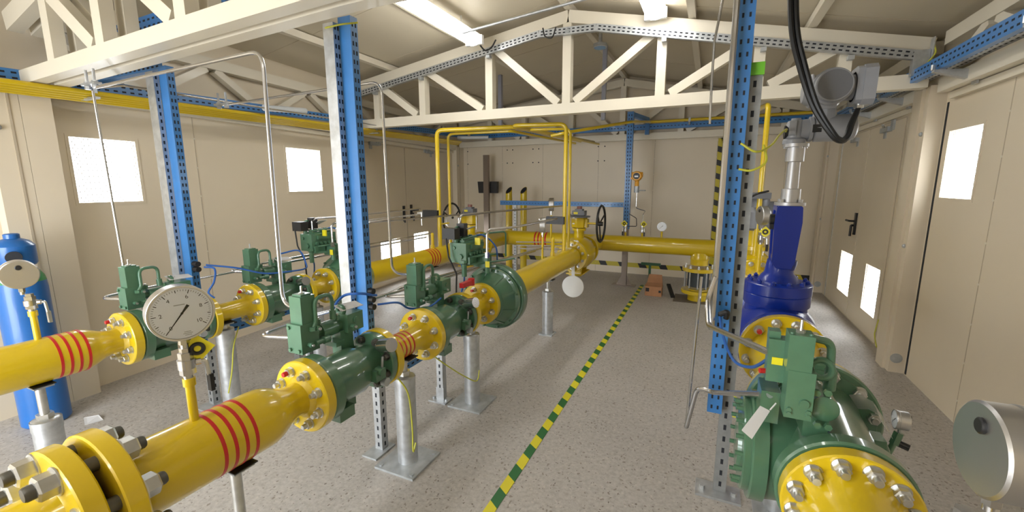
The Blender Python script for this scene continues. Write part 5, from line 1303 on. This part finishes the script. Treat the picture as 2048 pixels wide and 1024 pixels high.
b = MB(); b.bar((-.70, 6.14, 0), (-.70, 6.14, .40), .03, .03, up=(0, 1, 0)); b.bar((-.82, 6.14, .395), (-.56, 6.14, .395), .035, .035); t.part('key', b, DGREEN)
mono('plank', MB().bar((-.44, 6.10, .14), (-.36, 5.90, .012), .05, .02), BLK, 'dark strip leaning beside the cardboard box', 'strip', loc=(-.4, 6.0, 0))
t = Thing('floor_mat', 'thin dark sheet on the floor under the insulating joint', 'sheet', (-.07, 5.95, 0)); b = MB(); b.box((-.07, 5.95, .002), (.56, .42, .004)); t.part('sheet', b, mat('dark_floor_sheet', (.11, .09, .07), .6))
b = MB(); b.hexa([V((-3.62, 1.17, .001)), V((-3.50, 1.13, .001)), V((-3.47, 1.21, .001)), V((-3.55, 1.22, .012)), V((-3.62, 1.17, .003)), V((-3.50, 1.13, .003)), V((-3.47, 1.21, .003)), V((-3.55, 1.22, .014))])
mono('paper_scrap', b, PAPER, 'scrap of white paper on the floor by the blue cylinder', 'paper')
b = MB(); P = [(.485, 1.745, .775), (.50, 1.70, .80), (.525, 1.66, .80), (.53, 1.58, .77)]
for i in range(len(P) - 1):
    p, q = V(P[i]), V(P[i + 1]); w = V((.03, .0, -.045))
    b.hexa([p, q, q + w, p + w, p + V((0, 0, .002)), q + V((0, 0, .002)), q + w + V((0, 0, .002)), p + w + V((0, 0, .002))])
mono('plastic_sheet', b, CLEAR, 'clear plastic wrap left on the right shoulder of the green axial valve', 'plastic')
t = Thing('cable_gland', 'pair of black cable glands on the middle blue post', 'cable gland', (-1.56, 1.70, .86)); b = MB()
for z in (.945, .90, .86): b.cyl((-1.61, 1.68, z), (-1.575, 1.68, z), .016, n=14)
t.part('cable_glands', b, BLK)
t = Thing('cable_gland', 'small black cable glands on the blue post behind the dial gauge', 'cable gland', (-2.95, 1.6, .96)); b = MB()
for z in (1.0, .965): b.cyl((-2.99, 1.6, z), (-2.945, 1.6, z), .017, n=14)
t.part('cable_glands', b, BLK)

# ------------------------------------------------------------------ daylight through doorways and windows
def portal(c, d, sx, sy):
    L = bpy.data.lights.new('daylight_opening', 'AREA'); L.shape = 'RECTANGLE'; L.size = sx; L.size_y = sy
    L.cycles.is_portal = True
    o = bpy.data.objects.new('daylight_opening', L); COL.objects.link(o); o.location = c
    o.rotation_mode = 'QUATERNION'; o.rotation_quaternion = V(d).to_track_quat('-Z', 'Z')
portal((-2.6, YR - .05, 1.08), (0, 1, 0), 2.2, 2.12)
portal((.5, YR - .05, 1.06), (0, 1, 0), 1.4, 2.08)
